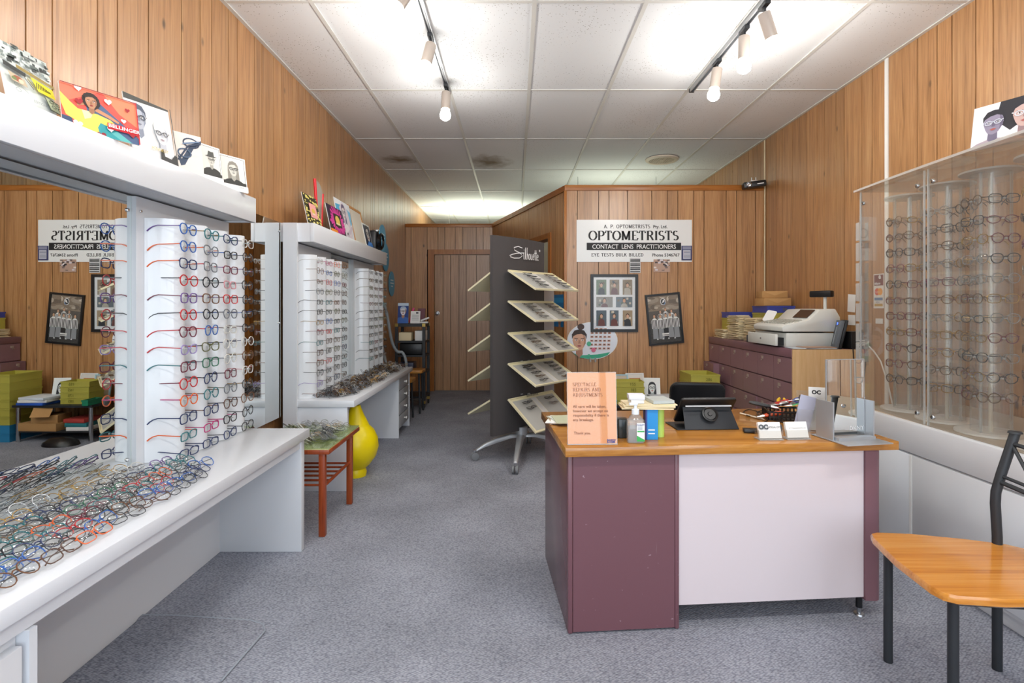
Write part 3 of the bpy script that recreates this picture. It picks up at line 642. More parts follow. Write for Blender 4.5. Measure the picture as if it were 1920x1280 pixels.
def rack(name, label, ycs, y0, y1, z0=CZ, ztop=1.578, rows=14, zr=1.537, dz=.0695):
    t = thing(name, label, 'display rack', (-1.47, (y0+y1)/2, z0))
    MB().box(-1.5, -1.472, y0, y1, z0 + .001, 1.655).build('back_board', WHITE2, t, world=True)
    for yc in ycs:
        p = [(-1.471, yc - .064)] + [(-1.471 + .118 * math.cos(R(a)), yc + .062 * math.sin(R(a))) for a in range(-84, 85, 12)] + [(-1.471, yc + .064)]
        MB().prism(p, z0 + .001, ztop).build('column', COLUMN, t, bevel=0, smooth=True, world=True)
    g = MB()
    for yc in ycs:
        for k in range(rows): z = zr - k * dz + .002; g.box(-1.354, -1.322, yc - .004, yc + .004, z, z + .004)
    tag(g.build('pegs', ACEDGE, t, world=True), kind='stuff')
    return t
R1 = [2.236 + .165 * k for k in range(4)]
rack('spectacle_rack', 'glossy white display columns with colourful spectacles beside the large mirror', R1, 2.127, 2.815)
MB().lathe([(0, .006), (.005, .005), (.006, 0)], 10).xf(Matrix.Translation((-1.471, 2.15, 1.6)) @ Matrix.Rotation(R(90), 4, 'Y')).build('rack_screw', CHROME, bpy.data.objects['spectacle_rack'], smooth=True, world=True)
cols1 = [
 [('blue','purple'),('blue','orange'),('navy','orange'),('red','black'),('purple','burgundy'),('red','black'),('burgundy','red'),('lilac','red'),('burgundy','teal'),('red','burgundy'),('orange','magenta'),('navy','navy'),('teal','orange'),('navy','navy')],
 [('teal','gold'),('grey','orange'),('grey','red'),('black','teal'),('tortoise','purple'),('black','blue'),('blue','red'),('olive','black'),('green','grey'),('navy','black'),('teal','tortoise'),('navy','tortoise'),('magenta','magenta'),('navy','navy')],
 [('navy','teal'),('black','blue'),('burgundy','purple'),('pink','gunmetal'),('red','burgundy'),('grey','black'),('clear','brown'),('clear','navy'),('clear','grey'),('burgundy','black'),('grey','olive'),('brown','black'),('black','magenta'),('navy','black')],
 [('clear','gunmetal'),('black','black'),('black','purple'),('black','grey'),('black','gunmetal'),('black','blue'),('black','brown'),('clear','navy'),('tortoise','gold'),('clear','pink'),('black','gold'),('tortoise','black'),('black','black'),('black','black')]]
CN = ['nearest', 'second', 'third', 'farthest']
rnd = random.Random(3)
for c, lst in enumerate(cols1):
    for k, (fc, tc) in enumerate(lst):
        kd = ['panto','panto','square','round','square','round','panto','cat','square','round','round','square','rect','rect'][k] if c < 2 else rnd.choice(KINDS)
        spectacles((-1.345 + .012, R1[c] + rnd.uniform(-.004, .004), 1.537 - k * .0695 - .02), (R(rnd.uniform(-3, 3)), R(rnd.uniform(-2, 2)), R(90 + rnd.uniform(-4, 4))), kd, .0024 if c < 3 else .0021, fc, tc,
                   '%s spectacles on the %s column by the large mirror, %s from the top' % (fc, CN[c], ORD[k]), 'spectacles on the near display columns')
# canopy (pelmet) over the mirror and rack
def canopy(label, y0, y1):
    t = thing('display_canopy', label, 'canopy', (-1.46, (y0+y1)/2, 1.657))
    MB().box(-1.36, -1.335, y0, y1, 1.657, 1.782).build('front_board', WHITE, t, bevel=.0015, world=True)
    MB().box(XL + .001, -1.361, y0 + .02, y1 - .02, 1.765, 1.779).build('top_board', WHITE2, t, world=True)
    MB().box(XL + .001, -1.361, y0, y0 + .018, 1.657, 1.782).build('end_board', WHITE, t, world=True)
    MB().box(XL + .001, -1.361, y1 - .018, y1, 1.657, 1.782).build('end_board', WHITE, t, world=True)
    MB().box(XL + .001, -1.361, y0 + .02, y1 - .02, 1.664, 1.676).build('soffit', WHITE2, t, world=True)
    return t
canopy('white box canopy above the large mirror, carrying six advertising cards', .4, 2.822)
# loose spectacles on the near counter
pal = ['gold','clear','silver','black','navy','purple','teal','green','red','burgundy','pink','blue','gunmetal','orange','bronze','brown','black','gunmetal','tortoise','navy']
rnd = random.Random(11)
rows = 10
rowpal = [['gold','clear','silver','gold'], ['clear','gold','silver','green'], ['black','gunmetal','navy','silver'], ['purple','lilac','teal','black','navy'], ['green','teal','black','bronze'], ['red','burgundy','orange','teal'],
          ['pink','burgundy','teal','black'], ['blue','navy','teal','black','red'], ['gunmetal','navy','blue','tortoise'], ['black','gunmetal','tortoise','orange','brown']]
for i in range(rows):
    x = -1.435 + .0368 * i
    y = 1.0 + rnd.uniform(0, .06); yend = [2.1, 2.12, 2.13, 2.13, 2.13, 2.14, 2.15, 2.14, 2.1, 2.0][i]; spots = []
    while y < yend: spots.append(y); y += .118 + rnd.uniform(-.012, .014)
    for j, y in enumerate(spots):
        cc = rnd.choice(rowpal[i]); metal = cc in ('gold', 'silver', 'gunmetal', 'bronze')
        far = len(spots) - 1 - j
        spectacles((x + rnd.uniform(-.006, .006), y, CZ + .009 + rnd.uniform(0, .004)), (R(-50 + rnd.uniform(-9, 7)), R(rnd.uniform(-4, 4)), R(90 + rnd.uniform(-16, 10))), rnd.choice(KINDS), .0012 if metal else .0016,
                   cc, rnd.choice([cc, 'black', 'gunmetal']), '%s spectacles on the near counter, %s row from front, %s from the far end' % (cc, ORD[rows - 1 - i], ORD[far]), 'loose spectacles on the near counter', folded=True)
# ================================================================ CARDS ON THE NEAR CANOPY
CT = 1.782
def card(name, label, cat, loc, w, h, rot, board=PAPER, th=.004, group=None):
    t = thing(name, label, cat, loc, rot, group)
    MB().box(0, w, 0, th, 0, h).build('board', board, t)
    return t
LR = (R(-14), 0, R(90))
def heart(a, col, cx, cy, r, asp, tilt=0):
    pts = []
    for k in range(20):
        t_ = 2 * math.pi * k / 20; x = 16 * math.sin(t_) ** 3 / 17; y = (13 * math.cos(t_) - 5 * math.cos(2*t_) - 2 * math.cos(3*t_) - math.cos(4*t_)) / 17
        c, s = math.cos(R(tilt)), math.sin(R(tilt)); pts.append((cx + r * (x*c - y*s), cy + r * asp * (x*s + y*c)))
    a.p(col, pts)
CX = -1.40
# 1 desk collage card
t = card('advertising_card', 'tall card with a photo collage, yellow note and tablet, leftmost on the near canopy', 'poster', (-1.43, 1.55, CT), .17, .212, (R(-12), 0, R(90)), group='cards on the near canopy')
a = Art(.17, .212); a.rect('#dfe6e2', 0, 0, 1, 1)
rr = random.Random(5)
for k in range(70): a.rect(rr.choice(['#1f2523', '#5d6863', '#8d9893', '#c9d1cc', '#39413e', '#e5eae6']), x := rr.uniform(-.05, 1), y := rr.uniform(.7, 1), x + rr.uniform(.04, .14), y + rr.uniform(.02, .06))
a.p('#9a8440', [(.25,.66),(1,.58),(1,.63),(.25,.71)]); a.p('#2b2f2e', [(0,.62),(.4,.57),(.42,.63),(0,.69)])
a.p('#f3e12c', [(.5,.62),(.95,.56),(.98,.42),(.62,.44)])
for k in range(9): a.line('#3c3a14', [(.62+.03*k,.57-.008*k),(.60+.035*k,.48)], .003)
a.p('#c9b79a', [(.05,.56),(.36,.52),(.4,.42),(.1,.44)]); a.oval('#a3573a', .22, .49, .09, .04); a.oval('#e9d7b8', .28, .47, .05, .03); a.oval('#72824a', .15, .48, .05, .025)
a.line('#4b4f4c', [(.36,.56),(.52,.43)], .003); a.line('#8c7f4c', [(.42,.56),(.58,.42)], .004)
a.p('#3f4a3c', [(.7,.42),(1,.36),(1,.2),(.8,.22)]); a.p('#b9c2a2', [(.73,.405),(1,.345),(1,.215),(.81,.235)])
for y in (.35, .27): a.ring('#3c4438', .85, y, .05, .025, .002); a.ring('#3c4438', .96, y - .02, .05, .025, .002)
a.ring('#8b9895', .1, .36, .05, .03, .0012); a.line('#8b9895', [(.15,.36),(.3,.3)], .0012); a.ring('#8b9895', .1, .29, .05, .03, .0012)
a.build('print', t); text('EDITION', .011, pm('grey_ink', '#8a9190', .6), t, .1, -.011, .05)
# 2 red card with hearts
t = card('advertising_card', 'red card with hearts and a curly-haired woman in a yellow blouse', 'poster', (-1.40, 1.695, CT), .222, .150, (R(-10), 0, R(62.6)), group='cards on the near canopy')
a = Art(.222, .150); A2 = .222 / .150; a.rect('#e8564a', 0, 0, 1, 1)
a.p('#f2795c', [(0,1),(.5,1),(0,.55)]); a.p('#f08a63', [(.55,1),(.95,1),(1,.95),(1,.4),(.75,.62)]); a.p('#4d6285', [(.3,.82),(.45,.8),(1,.15),(1,0),(.35,0)]); a.p('#2f9ba0', [(.42,.3),(.62,.3),(.85,0),(.4,0)]); a.p('#33466a', [(0,.28),(.12,.26),(.14,0),(0,0)]); a.p('#5fb7b4', [(.7,.2),(.8,.1),(.9,0),(.75,0),(.62,.12)])
a.p('#efd85f', [(0,.78),(.12,.6),(.2,.5),(.45,.48),(.62,.42),(.72,.3),(.62,.24),(.48,.3),(.44,.18),(.46,0),(.14,0),(.16,.22),(.05,.3),(0,.55)]); a.p('#f4e8b0', [(.25,.5),(.4,.5),(.36,.36),(.28,.3)])
a.p('#c98d68', [(.2,.56),(.3,.62),(.26,.7),(.2,.66)]); a.p('#c98d68', [(.44,.62),(.62,.52),(.74,.42),(.72,.38),(.58,.46),(.42,.54)])
a.face(.375, .72, .075, '#c08a68', '#2a1b18', 'curly', None, shirt='#efd85f', shade='#a06f52', lips='#a03a38', asp=A2, shoulders=False)
for cx, cy, r_, col, tl in ((.22,.95,.05,'#f4f1ee',8),(.6,.83,.055,'#f4f1ee',5),(.22,.66,.055,'#a81f2a',10),(.86,.76,.038,'#a81f2a',0),(.18,.14,.065,'#f4f1ee',-8),(.6,.2,.05,'#f4f1ee',5),(.79,.47,.04,'#f4f1ee',0),(.47,-.0,.07,'#8f1c2b',8),(.9,.2,.06,'#a3202b',5)): heart(a, col, cx, cy, r_, A2, tl)
a.rect('#cf1f2e', .56, .2, .99, .34)
a.line('#8e1420', [(0,.995),(1,.995)], .004); a.line('#c2202c', [(.995,0),(.995,1)], .005)
a.build('print', t); text('BELLINGER', .0165, WINK, t, .172, -.012, .0345, bold=.0003, sx=1.2)
# 3 blue-grey couple
t = card('advertising_card', 'black-edged card with a dark-haired man and a blonde woman, both in glasses', 'poster', (-1.40, 2.0, CT), .205, .238, (R(-10), 0, R(79)), group='cards on the near canopy')
a = Art(.205, .238); A3 = .205 / .238; a.rect('#e9eaea', 0, 0, 1, 1); a.p('#3a3a36', [(0,1),(1,1),(1,.97),(.4,.93),(0,.9)])
a.face(.26, .66, .16, '#b9bfcc', '#4a5468', 'short', '#23283a', shirt='#dfe3ea', shade='#8992a6', lips='#8a8ea0', asp=A3)
a.p('#eef0f4', [(0,.3),(.1,.36),(.25,.3),(.42,.36),(.6,.2),(.62,0),(0,0)]); a.face(.72, .5, .15, '#e3e4e8', '#f4f2ea', 'short', '#2a2f3c', shirt='#f1f1f1', shade='#c3c6d0', lips='#a9949c', asp=A3)
a.p('#2b2c2c', [(.6,0),(.62,.2),(.68,.24),(.7,.12),(.85,.1),(.95,.2),(1,.16),(1,0)]); a.line('#3a3a36', [(1,0),(1,1)], .008)
a.build('print', t); text('HENNESSY', .018, pm('gold_ink', '#cdb24e', .5), t, .12, -.014, .042, sx=.9)
# 4 folded spectacles card
t = card('advertising_card', 'pale card showing folded blue-grey spectacles, beside the man in a hat', 'poster', (-1.40, 2.26, CT), .115, .18, (R(-10), 0, R(57)), group='cards on the near canopy')
a = Art(.115, .18); a.rect('#ebe2da', 0, 0, 1, 1)
a.p('#39485e', [(.1,.45),(.25,.35),(.6,.75),(1,.9),(1,.83),(.7,.66),(.35,.22),(.2,.18)])
for w in range(1): a.ring('#2c3a50', .62, .78, .3, .13, .006); a.ring('#4c6079', .35, .5, .25, .12, .006)
a.line('#6b83a0', [(.3,.72),(.9,.85)], .006); a.line('#2c3a50', [(.1,.3),(.5,.7),(.95,.8)], .007)
a.build('print', t)
# 5, 6 black-and-white portraits
for lab, x0_, y0, w, rz_, st, hr, seed in (('white-bordered portrait card of a man in a dark hat and glasses', -1.375, 2.415, .108, 72, 'hat', '#4a4a46', 1), ('white-bordered portrait card of a long-haired woman in glasses, rightmost on the near canopy', -1.38, 2.575, .14, 63.8, 'long', '#8f8a80', 2)):
    t = card('portrait_card', lab, 'poster', (x0_, y0, CT), w, .172, (R(-8), 0, R(rz_)), group='cards on the near canopy')
    a = Art(w, .172); asp = w / .172; a.rect('#fafaf8', 0, 0, 1, 1); a.rect('#2a2a28', .05, .17, .95, .96); a.rect('#e6e5dd', .065, .18, .935, .95)
    a.face(.5, .62, .17, '#d8d6cc', hr, st, '#1c1c1c', shirt='#2d2d2b', shade='#aba99f', lips='#8f8c84', asp=asp)
    a.p('#fafaf8', [(0,0),(1,0),(1,.17),(0,.17)]); a.p('#2d2d2b', [(.06,.175),(.94,.175),(.94,.26),(.06,.26)])
    a.build('print', t)
    if seed == 2: text('LAINE', .010, pm('grey_ink', '#8a9190', .6), t, w * .72, -.008, .017)

# ================================================================ SECOND DISPLAY UNIT
c2 = counter('display_counter', 'white laminate counter with drawers, heaped with spectacles, beyond the small table', -1.50, -1.065, 3.62, 5.685, CZ)
MB().box(-1.50, -1.115, 3.635, 3.67, .001, CZ - .045).build('end_panel', WHITE, c2, bevel=.002, world=True)
MB().box(-1.50, -1.085, 5.1, 5.12, .001, CZ - .045).build('pedestal_side', WHITE, c2, world=True)
MB().box(-1.50, -1.11, 5.122, 5.64, .06, CZ - .045).build('pedestal', WHITE2, c2, world=True)
MB().box(-1.50, -1.485, 3.67, 5.1, .001, CZ - .045).build('back_panel', WHITE2, c2, world=True)
MB().box(-1.50, -1.09, 5.64, 5.66, .001, CZ - .045).build('end_panel', WHITE, c2, world=True)
GREYD = pm('grey_drawer', '#a9abae', .4)
for k in range(4):
    z = .085 + k * .118
    d = MB().box(-1.11, -1.09, 5.16, 5.6, z, z + .11).build('drawer', GREYD, c2, bevel=.002, world=True)
    MB().lathe([(0, .03), (.013, .028), (.014, .02), (.006, .014), (.006, 0)], 12).xf(Matrix.Translation((-1.09, 5.38, z + .055)) @ Matrix.Rotation(R(90), 4, 'Y')).build('knob', pm('knob_white', '#ecebe6', .3), d, smooth=True, world=True)
t = thing('display_post', 'white upright end board of the second spectacle display', 'panel', (-1.48, 3.63, .4))
MB().box(-1.532, -1.44, 3.612, 3.632, .3, 1.78).build('board', WHITE, t, world=True)
wall_mirror('narrow wall mirror between the two white spectacle displays', -1.545, 2.83, 3.605, .5, 1.78, scr=((.37, 1.22), (.37, .62)))
canopy('white box canopy of the second display, carrying colourful cards', 3.634, 5.69)
R2A = [3.742 + .178 * k for k in range(4)]; R2B = [5.078 + .18 * k for k in range(4)]
rack('spectacle_rack', 'white display columns of the second unit, nearer group', R2A, 3.636, 4.375)
rack('spectacle_rack', 'white display columns of the second unit, farther group', R2B, 4.985, 5.70, rows=12, zr=1.545, dz=.0726)
wall_mirror('mirror strip between the two column groups of the second display', -1.495, 4.38, 4.98, CZ + .002, 1.655)
dk = ['black', 'gunmetal', 'brown', 'bronze', 'black', 'tortoise', 'navy', 'burgundy', 'grey', 'gunmetal', 'olive', 'teal']
spc = {(0, 3): 'grey', (1, 1): 'blue', (1, 2): 'red', (1, 0): 'magenta', (2, 0): 'orange', (2, 1): 'olive', (2, 2): 'blue', (0, 0): 'clear', (0, 1): 'tortoise', (2, 5): 'olive', (0, 6): 'gold', (1, 6): 'blue', (1, 7): 'red', (1, 10): 'red', (0, 12): 'lilac'}
rnd = random.Random(21)
far_s = SpecStuff()
for nm, RR, n, zr, dz in (('nearer', R2A, 14, 1.537, .0695), ('farther', R2B, 12, 1.545, .0726)):
    for c, yc in enumerate(RR):
        for k in range(n):
            col = spc.get((c, k)) if nm == 'nearer' else None
            col = col or rnd.choice(dk)
            if nm == 'farther':
                far_s.put((-1.333, yc + rnd.uniform(-.004, .004), zr - k * dz - .02), (R(rnd.uniform(-4, 4)), R(rnd.uniform(-2, 2)), R(90 + rnd.uniform(-4, 4))), rnd.choice(['rect', 'oval', 'square']), .0017, col); continue
            spectacles((-1.333, yc + rnd.uniform(-.004, .004), zr - k * dz - .02), (R(rnd.uniform(-4, 4)), R(rnd.uniform(-2, 2)), R(90 + rnd.uniform(-4, 4))), rnd.choice(['rect', 'oval', 'rect', 'square', 'panto']), .0017, col, col,
                       '%s spectacles on the second display, %s column of the nearer group, %s from top' % (col, CN[c], ORD[k]), 'spectacles on the second display columns', full=False)
far_s.build('racked_spectacles', 'small dark spectacles on the farther columns of the second display', (-1.33, 5.35, CZ))
# heap of spectacles on the second counter
def heap(name, label, x0, x1, y0, y1, z, n, mats, seed, r=.0014):
    rnd = random.Random(seed); mb = MB(); L = lens_shape('oval', 7)
    for k in range(n):
        M = Matrix.Translation((rnd.uniform(x0, x1), rnd.uniform(y0, y1), z + rnd.uniform(.002, .03))) @ Euler((R(rnd.uniform(-80, -20)), R(rnd.uniform(-25, 25)), R(rnd.uniform(40, 140)))).to_matrix().to_4x4()
        q = MB()
        for s_ in (-1, 1):
            q.tube([(s_ * (LC + x), 0, .018 + zz) for x, zz in L], r, 3, closed=True)
            q.tube([(s_ * .06, .002, .026), (s_ * .005, .014, .024), (-s_ * .03, .018, .012)], r, 3)
        q.tube([(-.01, 0, .022), (.01, 0, .022)], r, 3); q.xf(M); zmin = min(p[2] for p in q.v)
        if zmin < z + .001: q.xf(Matrix.Translation((0, 0, z + .001 - zmin)))
        mb.cur = rnd.randrange(len(mats)); mb.add(q.v, q.f)
    o = mb.build(name, mats, smooth=True, loc=((x0+x1)/2, (y0+y1)/2, z)); return tag(o, label, 'glasses', kind='stuff')
heap('spectacle_heap', 'dense heap of old spectacles covering the second white counter', -1.32, -1.115, 3.72, 5.62, CZ, 520, [SPC[c] for c in ('bronze', 'gunmetal', 'silver', 'silver', 'gold', 'grey', 'clear', 'brown')], 5)

# ---------------- small timber table with a glass top between the counters
t = thing('side_table', 'small red-brown timber side table with a green glass-covered top', 'table', (-1.2, 3.18, 0))
tx0, tx1, ty0, ty1, tz = -1.44, -.985, 2.90, 3.47, .472
MB().box(tx0, tx1, ty0, ty1, tz - .03, tz - .006).build('table_top', REDW, t, bevel=.004, world=True)
MB().box(tx0 + .005, tx1 - .004, ty0 + .004, ty1 - .004, tz - .0058, tz - .001).build('green_cloth', speckle('#d3d49c', 'green_tablecloth', '#aeb470', 9, .52), t, world=True)
MB().box(tx0 + .002, tx1 - .001, ty0 + .001, ty1 - .001, tz, tz + .005).build('glass_top', GLASSG, t, world=True)
for x in (tx0 + .03, tx1 - .045):
    for y in (ty0 + .03, ty1 - .06): MB().box(x - .017, x + .017, y - .017, y + .017, 0, tz - .03).build('leg', REDW, t, bevel=.004, world=True)
for x in (tx0 + .03, tx1 - .045): MB().cyl((x, ty0 + .03, .26), (x, ty1 - .06, .26), .009, n=8).build('side_rail', REDW, t, smooth=True, world=True)
for k in range(6): y = ty0 + .06 + k * .083; MB().cyl((tx0 + .03, y, .262), (tx1 - .045, y, .262), .0065, n=8).build('slat', REDW, t, smooth=True, world=True)
rnd = random.Random(8)
pile_s = SpecStuff()
for k in range(64):
    cc = rnd.choice(['gunmetal', 'silver', 'silver', 'bronze', 'olive', 'grey', 'gold', 'clear', 'black'])
    x = rnd.uniform(tx0 + .07, tx1 - .05); y = rnd.uniform(ty0 + .06 + .12 * max(0, (x + 1.2) / .2), ty1 - .05)
    pile_s.put((x, y, tz + .007 + rnd.uniform(0, .012)), (R(rnd.uniform(-75, -40)), R(rnd.uniform(-6, 6)), R(90 + rnd.uniform(-55, 55))), rnd.choice(KINDS), .0014, cc, True)
pile_s.build('spectacle_pile', 'tangled pile of wire spectacles on the small timber table', (-1.2, 3.18, tz + .005))
# ---------------- yellow vase
o = MB().lathe([(0, 0), (.075, 0), (.08, .03), (.07, .055), (.1, .08), (.145, .14), (.164, .21), (.158, .27), (.13, .33), (.095, .365), (.093, .372), (.09, .38), (.06, .44), (.04, .49), (.034, .51), (.028, .51), (.03, .48), (0, .44)], 36).build('floor_vase', YELLOW, smooth=True)
o.location = (-1.16, 3.98, 0); tag(o, 'large glossy yellow pear-shaped floor vase under the second counter', 'vase')
# ---------------- cards on the second canopy
def c2card(label, y0, w, h, x=-1.39, tilt=-12, name='advertising_card', board=PAPER): return card(name, label, 'poster', (x, y0, CT), w, h, (R(tilt), 0, R(90)), board, group='cards on the second canopy')
t = c2card('yellow and black patterned card with a pink square in its centre', 3.68, .27, .222)
a = Art(.27, .222); a.rect('#3a3520', 0, 0, 1, 1); rr = random.Random(2)
for k in range(60): cx, cy = rr.random(), rr.random(); r_ = rr.uniform(.04, .09); a.oval('#e6d97a', cx, cy, r_, r_ * rr.uniform(.3, .7), 8)
a.rect('#f0a9a4', .26, .26, .74, .72); a.oval('#e0bb4e', .5, .48, .12, .09); a.rect('#f0d9c4', .4, .36, .6, .42)
a.build('print', t)
t = thing('display_wedge', 'red-edged grey wedge stand rising above the second canopy', 'display stand', (-1.45, 4.02, CT))
RED = pm('bright_red', '#e3262f', .4)
q = [(.0, 0), (.075, 0), (.10, .29), (.07, .33), (.03, .355), (-.06, .37)]
MB().prism([(x, y) for x, y in q], -.002, .002, lambda x, y, z: (z, x, y)).build('grey_face', pm('wedge_grey', '#a8a294', .5), t)
MB().tube([(0, .005, 0), (0, -.06, .37)], .011, 8).build('edge', RED, t); MB().tube([(0, .07, 0), (0, .10, .29)], .011, 8).build('edge', RED, t)
t = c2card('magenta and black patterned card with a yellow emblem, partly behind an orange wedge', 4.06, .37, .222, x=-1.362)
a = Art(.37, .222); a.rect('#2d1230', 0, 0, 1, 1)
for k in range(26): an = k * 360 / 26; a.line('#d9389a', [(.55 + .2*math.cos(R(an)), .5 + .26*math.sin(R(an))), (.55 + rr.uniform(.38, .5)*math.cos(R(an + 8)), .5 + rr.uniform(.42, .6)*math.sin(R(an + 8)))], .02)
a.rect('#2b2213', .34, .28, .78, .74); a.oval('#e8c65a', .56, .52, .14, .17); a.rect('#e9e2b0', .42, .36, .7, .42); a.rect('#e98a1c', 0, 0, .42, .14)
a.build('print', t)
t = c2card('tall blue and white card of a woman holding up her hair', 4.36, .40, .325, tilt=-10)
a = Art(.40, .325); A5 = .40/.325; a.rect('#eceef3', 0, 0, 1, 1); a.p('#58b4de', [(.02,.85),(.35,.88),(.3,.55),(.06,.5)]); a.p('#7cc4e4', [(.75,.85),(1,.8),(1,.5),(.85,.4)])
a.p('#e4dbe4', [(.25,.8),(.5,1),(.8,.8),(.9,.3),(.8,0),(.3,0),(.4,.4)]); a.face(.5, .7, .11, '#efe4e2', '#6b5e80', 'long', '#4a4458', shirt='#f2ecee', shade='#cfc2cc', lips='#b98a94', asp=A5)
a.oval('#2a2a34', .52, .16, .03, .03); a.p('#d9cdd8', [(.6,.1),(.95,.35),(.9,.42),(.55,.2)])
a.build('print', t)
t = thing('picture_frame', 'orange timber picture frame with cream mount on the second canopy', 'picture frame', (-1.39, 4.78, CT), (R(-12), 0, R(90)))
fw, fh = .40, .345; ORW = pm('orange_timber', '#c98428', .4)
MB().box(.02, fw - .02, .004, .01, .02, fh - .02).build('mount', pm('cream_mount', '#e9e2d2', .6), t)
MB().box(0, fw, 0, .02, 0, .024).box(0, fw, 0, .02, fh - .024, fh).box(0, .024, 0, .02, .024, fh - .024).box(fw - .024, fw, 0, .02, .024, fh - .024).build('frame', ORW, t)
t = c2card('small dark card of a face in round glasses with blue cloth', 5.14, .24, .24)
a = Art(.24, .24); a.rect('#f1f1ee', 0, 0, 1, 1); a.rect('#272b45', .06, .06, .94, .94); a.face(.55, .6, .22, '#e2ddd8', '#1d1d28', 'short', '#111111', shirt='#3f7fd0', shade='#a79e9c'); a.p('#3f86d8', [(.06,.1),(.4,.3),(.9,.25),(.94,.06),(.06,.06)])
a.build('print', t)
t = thing('camera_prop', 'black glossy round camera-like ornament at the far end of the second canopy', 'ornament', (-1.42, 5.5, CT))
MB().obox((0, 0, .1), (.1, .22, .2)).build('body', BLACK, t, bevel=.02); MB().lathe([(.085, 0), (.085, .03), (.07, .04), (.06, .02), (0, .015)], 20).xf(Matrix.Translation((.05, 0, .1)) @ Matrix.Rotation(R(90), 4, 'Y')).build('lens_ring', pm('gloss_black', '#0c0c0e', .1), t, smooth=True)
MB().obox((0, .08, .215), (.06, .07, .03)).build('top_plate', CHROME, t, bevel=.008)
LB = pm('light_blue_disc', '#4f9fc4', .5)
def disc(label, loc, r):
    t = thing('round_sign', label, 'sign', loc, (0, 0, R(90)), group='light blue round signs')
    MB().prism(ell(0, r, r, r, 28), 0, .006, lambda x, y, z: (x, z, y)).build('disc', LB, t)
    a = Art(2 * r, 2 * r)
    for y, w in ((.62, .5), (.5, .6), (.38, .35)): a.rect('#cfe6f0', .5 - w / 2, y, .5 + w / 2, y + .05)
    a.build('print', t, y=-.0004, x0=-r)
disc('light blue round sign standing at the far end of the second canopy', (-1.35, 5.585, CT), .14)
disc('light blue round sign on the wall, upper of two', (XL + .012, 6.72, 1.66), .17)
disc('light blue round sign on the wall, lower of two', (XL + .012, 7.05, 1.36), .16)
# ================================================================ REAR CORNER
t = thing('trolley', 'black steel trolley with brass corners in the rear corner', 'trolley', (-1.27, 6.8, 0))
wx, wy0, wy1 = .165, -.17, .17
for x in (-wx, wx):
    for y in (wy0, wy1):
        MB().box(x - .017, x + .017, y - .017, y + .017, .05, 1.02).build('post', BLACKM, t)
        MB().box(x - .019, x + .019, y - .019, y + .019, .985, 1.023).build('corner_cap', pm('brass', '#c2a45c', .3, .8), t); MB().box(x - .019, x + .019, y - .019, y + .019, .055, .09).build('corner_cap', MAT['brass'], t)
        MB().cyl((x - .008, y, .025), (x + .008, y, .025), .025, n=14).build('castor', BLACK, t, smooth=True)
for z in (.12, .42, .62, .79, .985): MB().box(-wx - .015, wx + .015, wy0 - .015, wy1 + .015, z, z + .022 if z < .9 else z + .036).build('shelf', BLACKM, t)
def boxo(name, label, cat, c, size, mat, rz=0, bev=.002, group=None):
    o = MB().box(-size[0]/2, size[0]/2, -size[1]/2, size[1]/2, 0, size[2]).build(name, mat, bevel=bev); o.location = c; o.rotation_euler = (0, 0, R(rz)); return tag(o, label, cat, group)
boxo('printer', 'dark bulky printer on the trolley middle shelf', 'printer', (-1.27, 6.8, .643), (.28, .28, .14), BLACK, bev=.015)
boxo('manila_box', 'tan paper box on the trolley upper shelf', 'box', (-1.34, 6.76, .813), (.15, .2, .1), MANILA)
boxo('white_carton', 'white carton on the trolley upper shelf', 'box', (-1.16, 6.76, .813), (.12, .2, .12), PAPER)
boxo('blue_case', 'dark blue case on the trolley lower shelf', 'box', (-1.33, 6.8, .443), (.17, .22, .1), pm('dark_blue', '#1d2547', .4))
t = card('leaflet_stand', 'blue leaflet stand with a face on the trolley top', 'poster', (-1.44, 6.7, 1.024), .13, .25, (R(-10), 0, 0))
a = Art(.13, .25); a.rect('#1f3f86', 0, 0, 1, 1); a.face(.5, .6, .28, '#e6e6ec', '#b9cbe0', 'short', '#203050', shirt='#3c69b5', asp=.52); a.rect('#c7d9ea', 0, .86, 1, 1); a.build('print', t)
t = card('leaflet_stand', 'white notice stand on the trolley top', 'poster', (-1.28, 6.68, 1.024), .12, .15, (R(-10), 0, R(-6)))
a = Art(.12, .15); a.rect('#f4f4f2', 0, 0, 1, 1)
for k in range(5): a.rect('#8c9096', .15, .25 + .1*k, .85, .28 + .1*k)
a.rect('#3a3f48', .55, .8, .8, .92); a.build('print', t)
o = MB().obox((0, 0, .09), (.09, .03, .18), (R(-8), 0, 0)).build('dark_picture', pm('dark_pink_card', '#6b3a45', .5)); o.location = (-1.17, 6.84, 1.024); tag(o, 'dark pink picture leaning behind the white notice on the trolley', 'picture')
o = MB().obox((0, 0, .095), (.025, .03, .19), (0, R(15), 0)).build('pink_tube', pm('hot_pink', '#e0427e', .4), bevel=.005); o.location = (-1.295, 6.86, 1.027); tag(o, 'hot pink slim tube leaning on the trolley top', 'tube')
t = thing('white_stapler', 'white hinged gadget on the trolley edge', 'stapler', (-1.12, 6.74, 1.024)); MB().obox((0, 0, .01), (.1, .05, .02)).build('base', PAPER, t, bevel=.004); MB().obox((.01, 0, .05), (.11, .03, .02), (0, R(-20), 0)).build('arm', PAPER, t, bevel=.004)
def stool(label, x, y, h):
    t = thing('stool', label, 'stool', (x, y, 0)); SW = pm('honey_seat', '#b9803a', .35)
    MB().prism(rrect(-.14, .14, -.14, .14, .04), h - .035, h).build('seat', SW, t, bevel=.005)
    for a_ in (-.11, .11):
        for b in (-.11, .11): MB().cyl((a_, b, .002), (a_ * .85, b * .85, h - .03), .012, n=8).build('leg', BLACKM, t, smooth=True)
    MB().cyl((-.1, -.1, .16), (.1, -.1, .16), .007, n=6).build('rung', BLACKM, t)
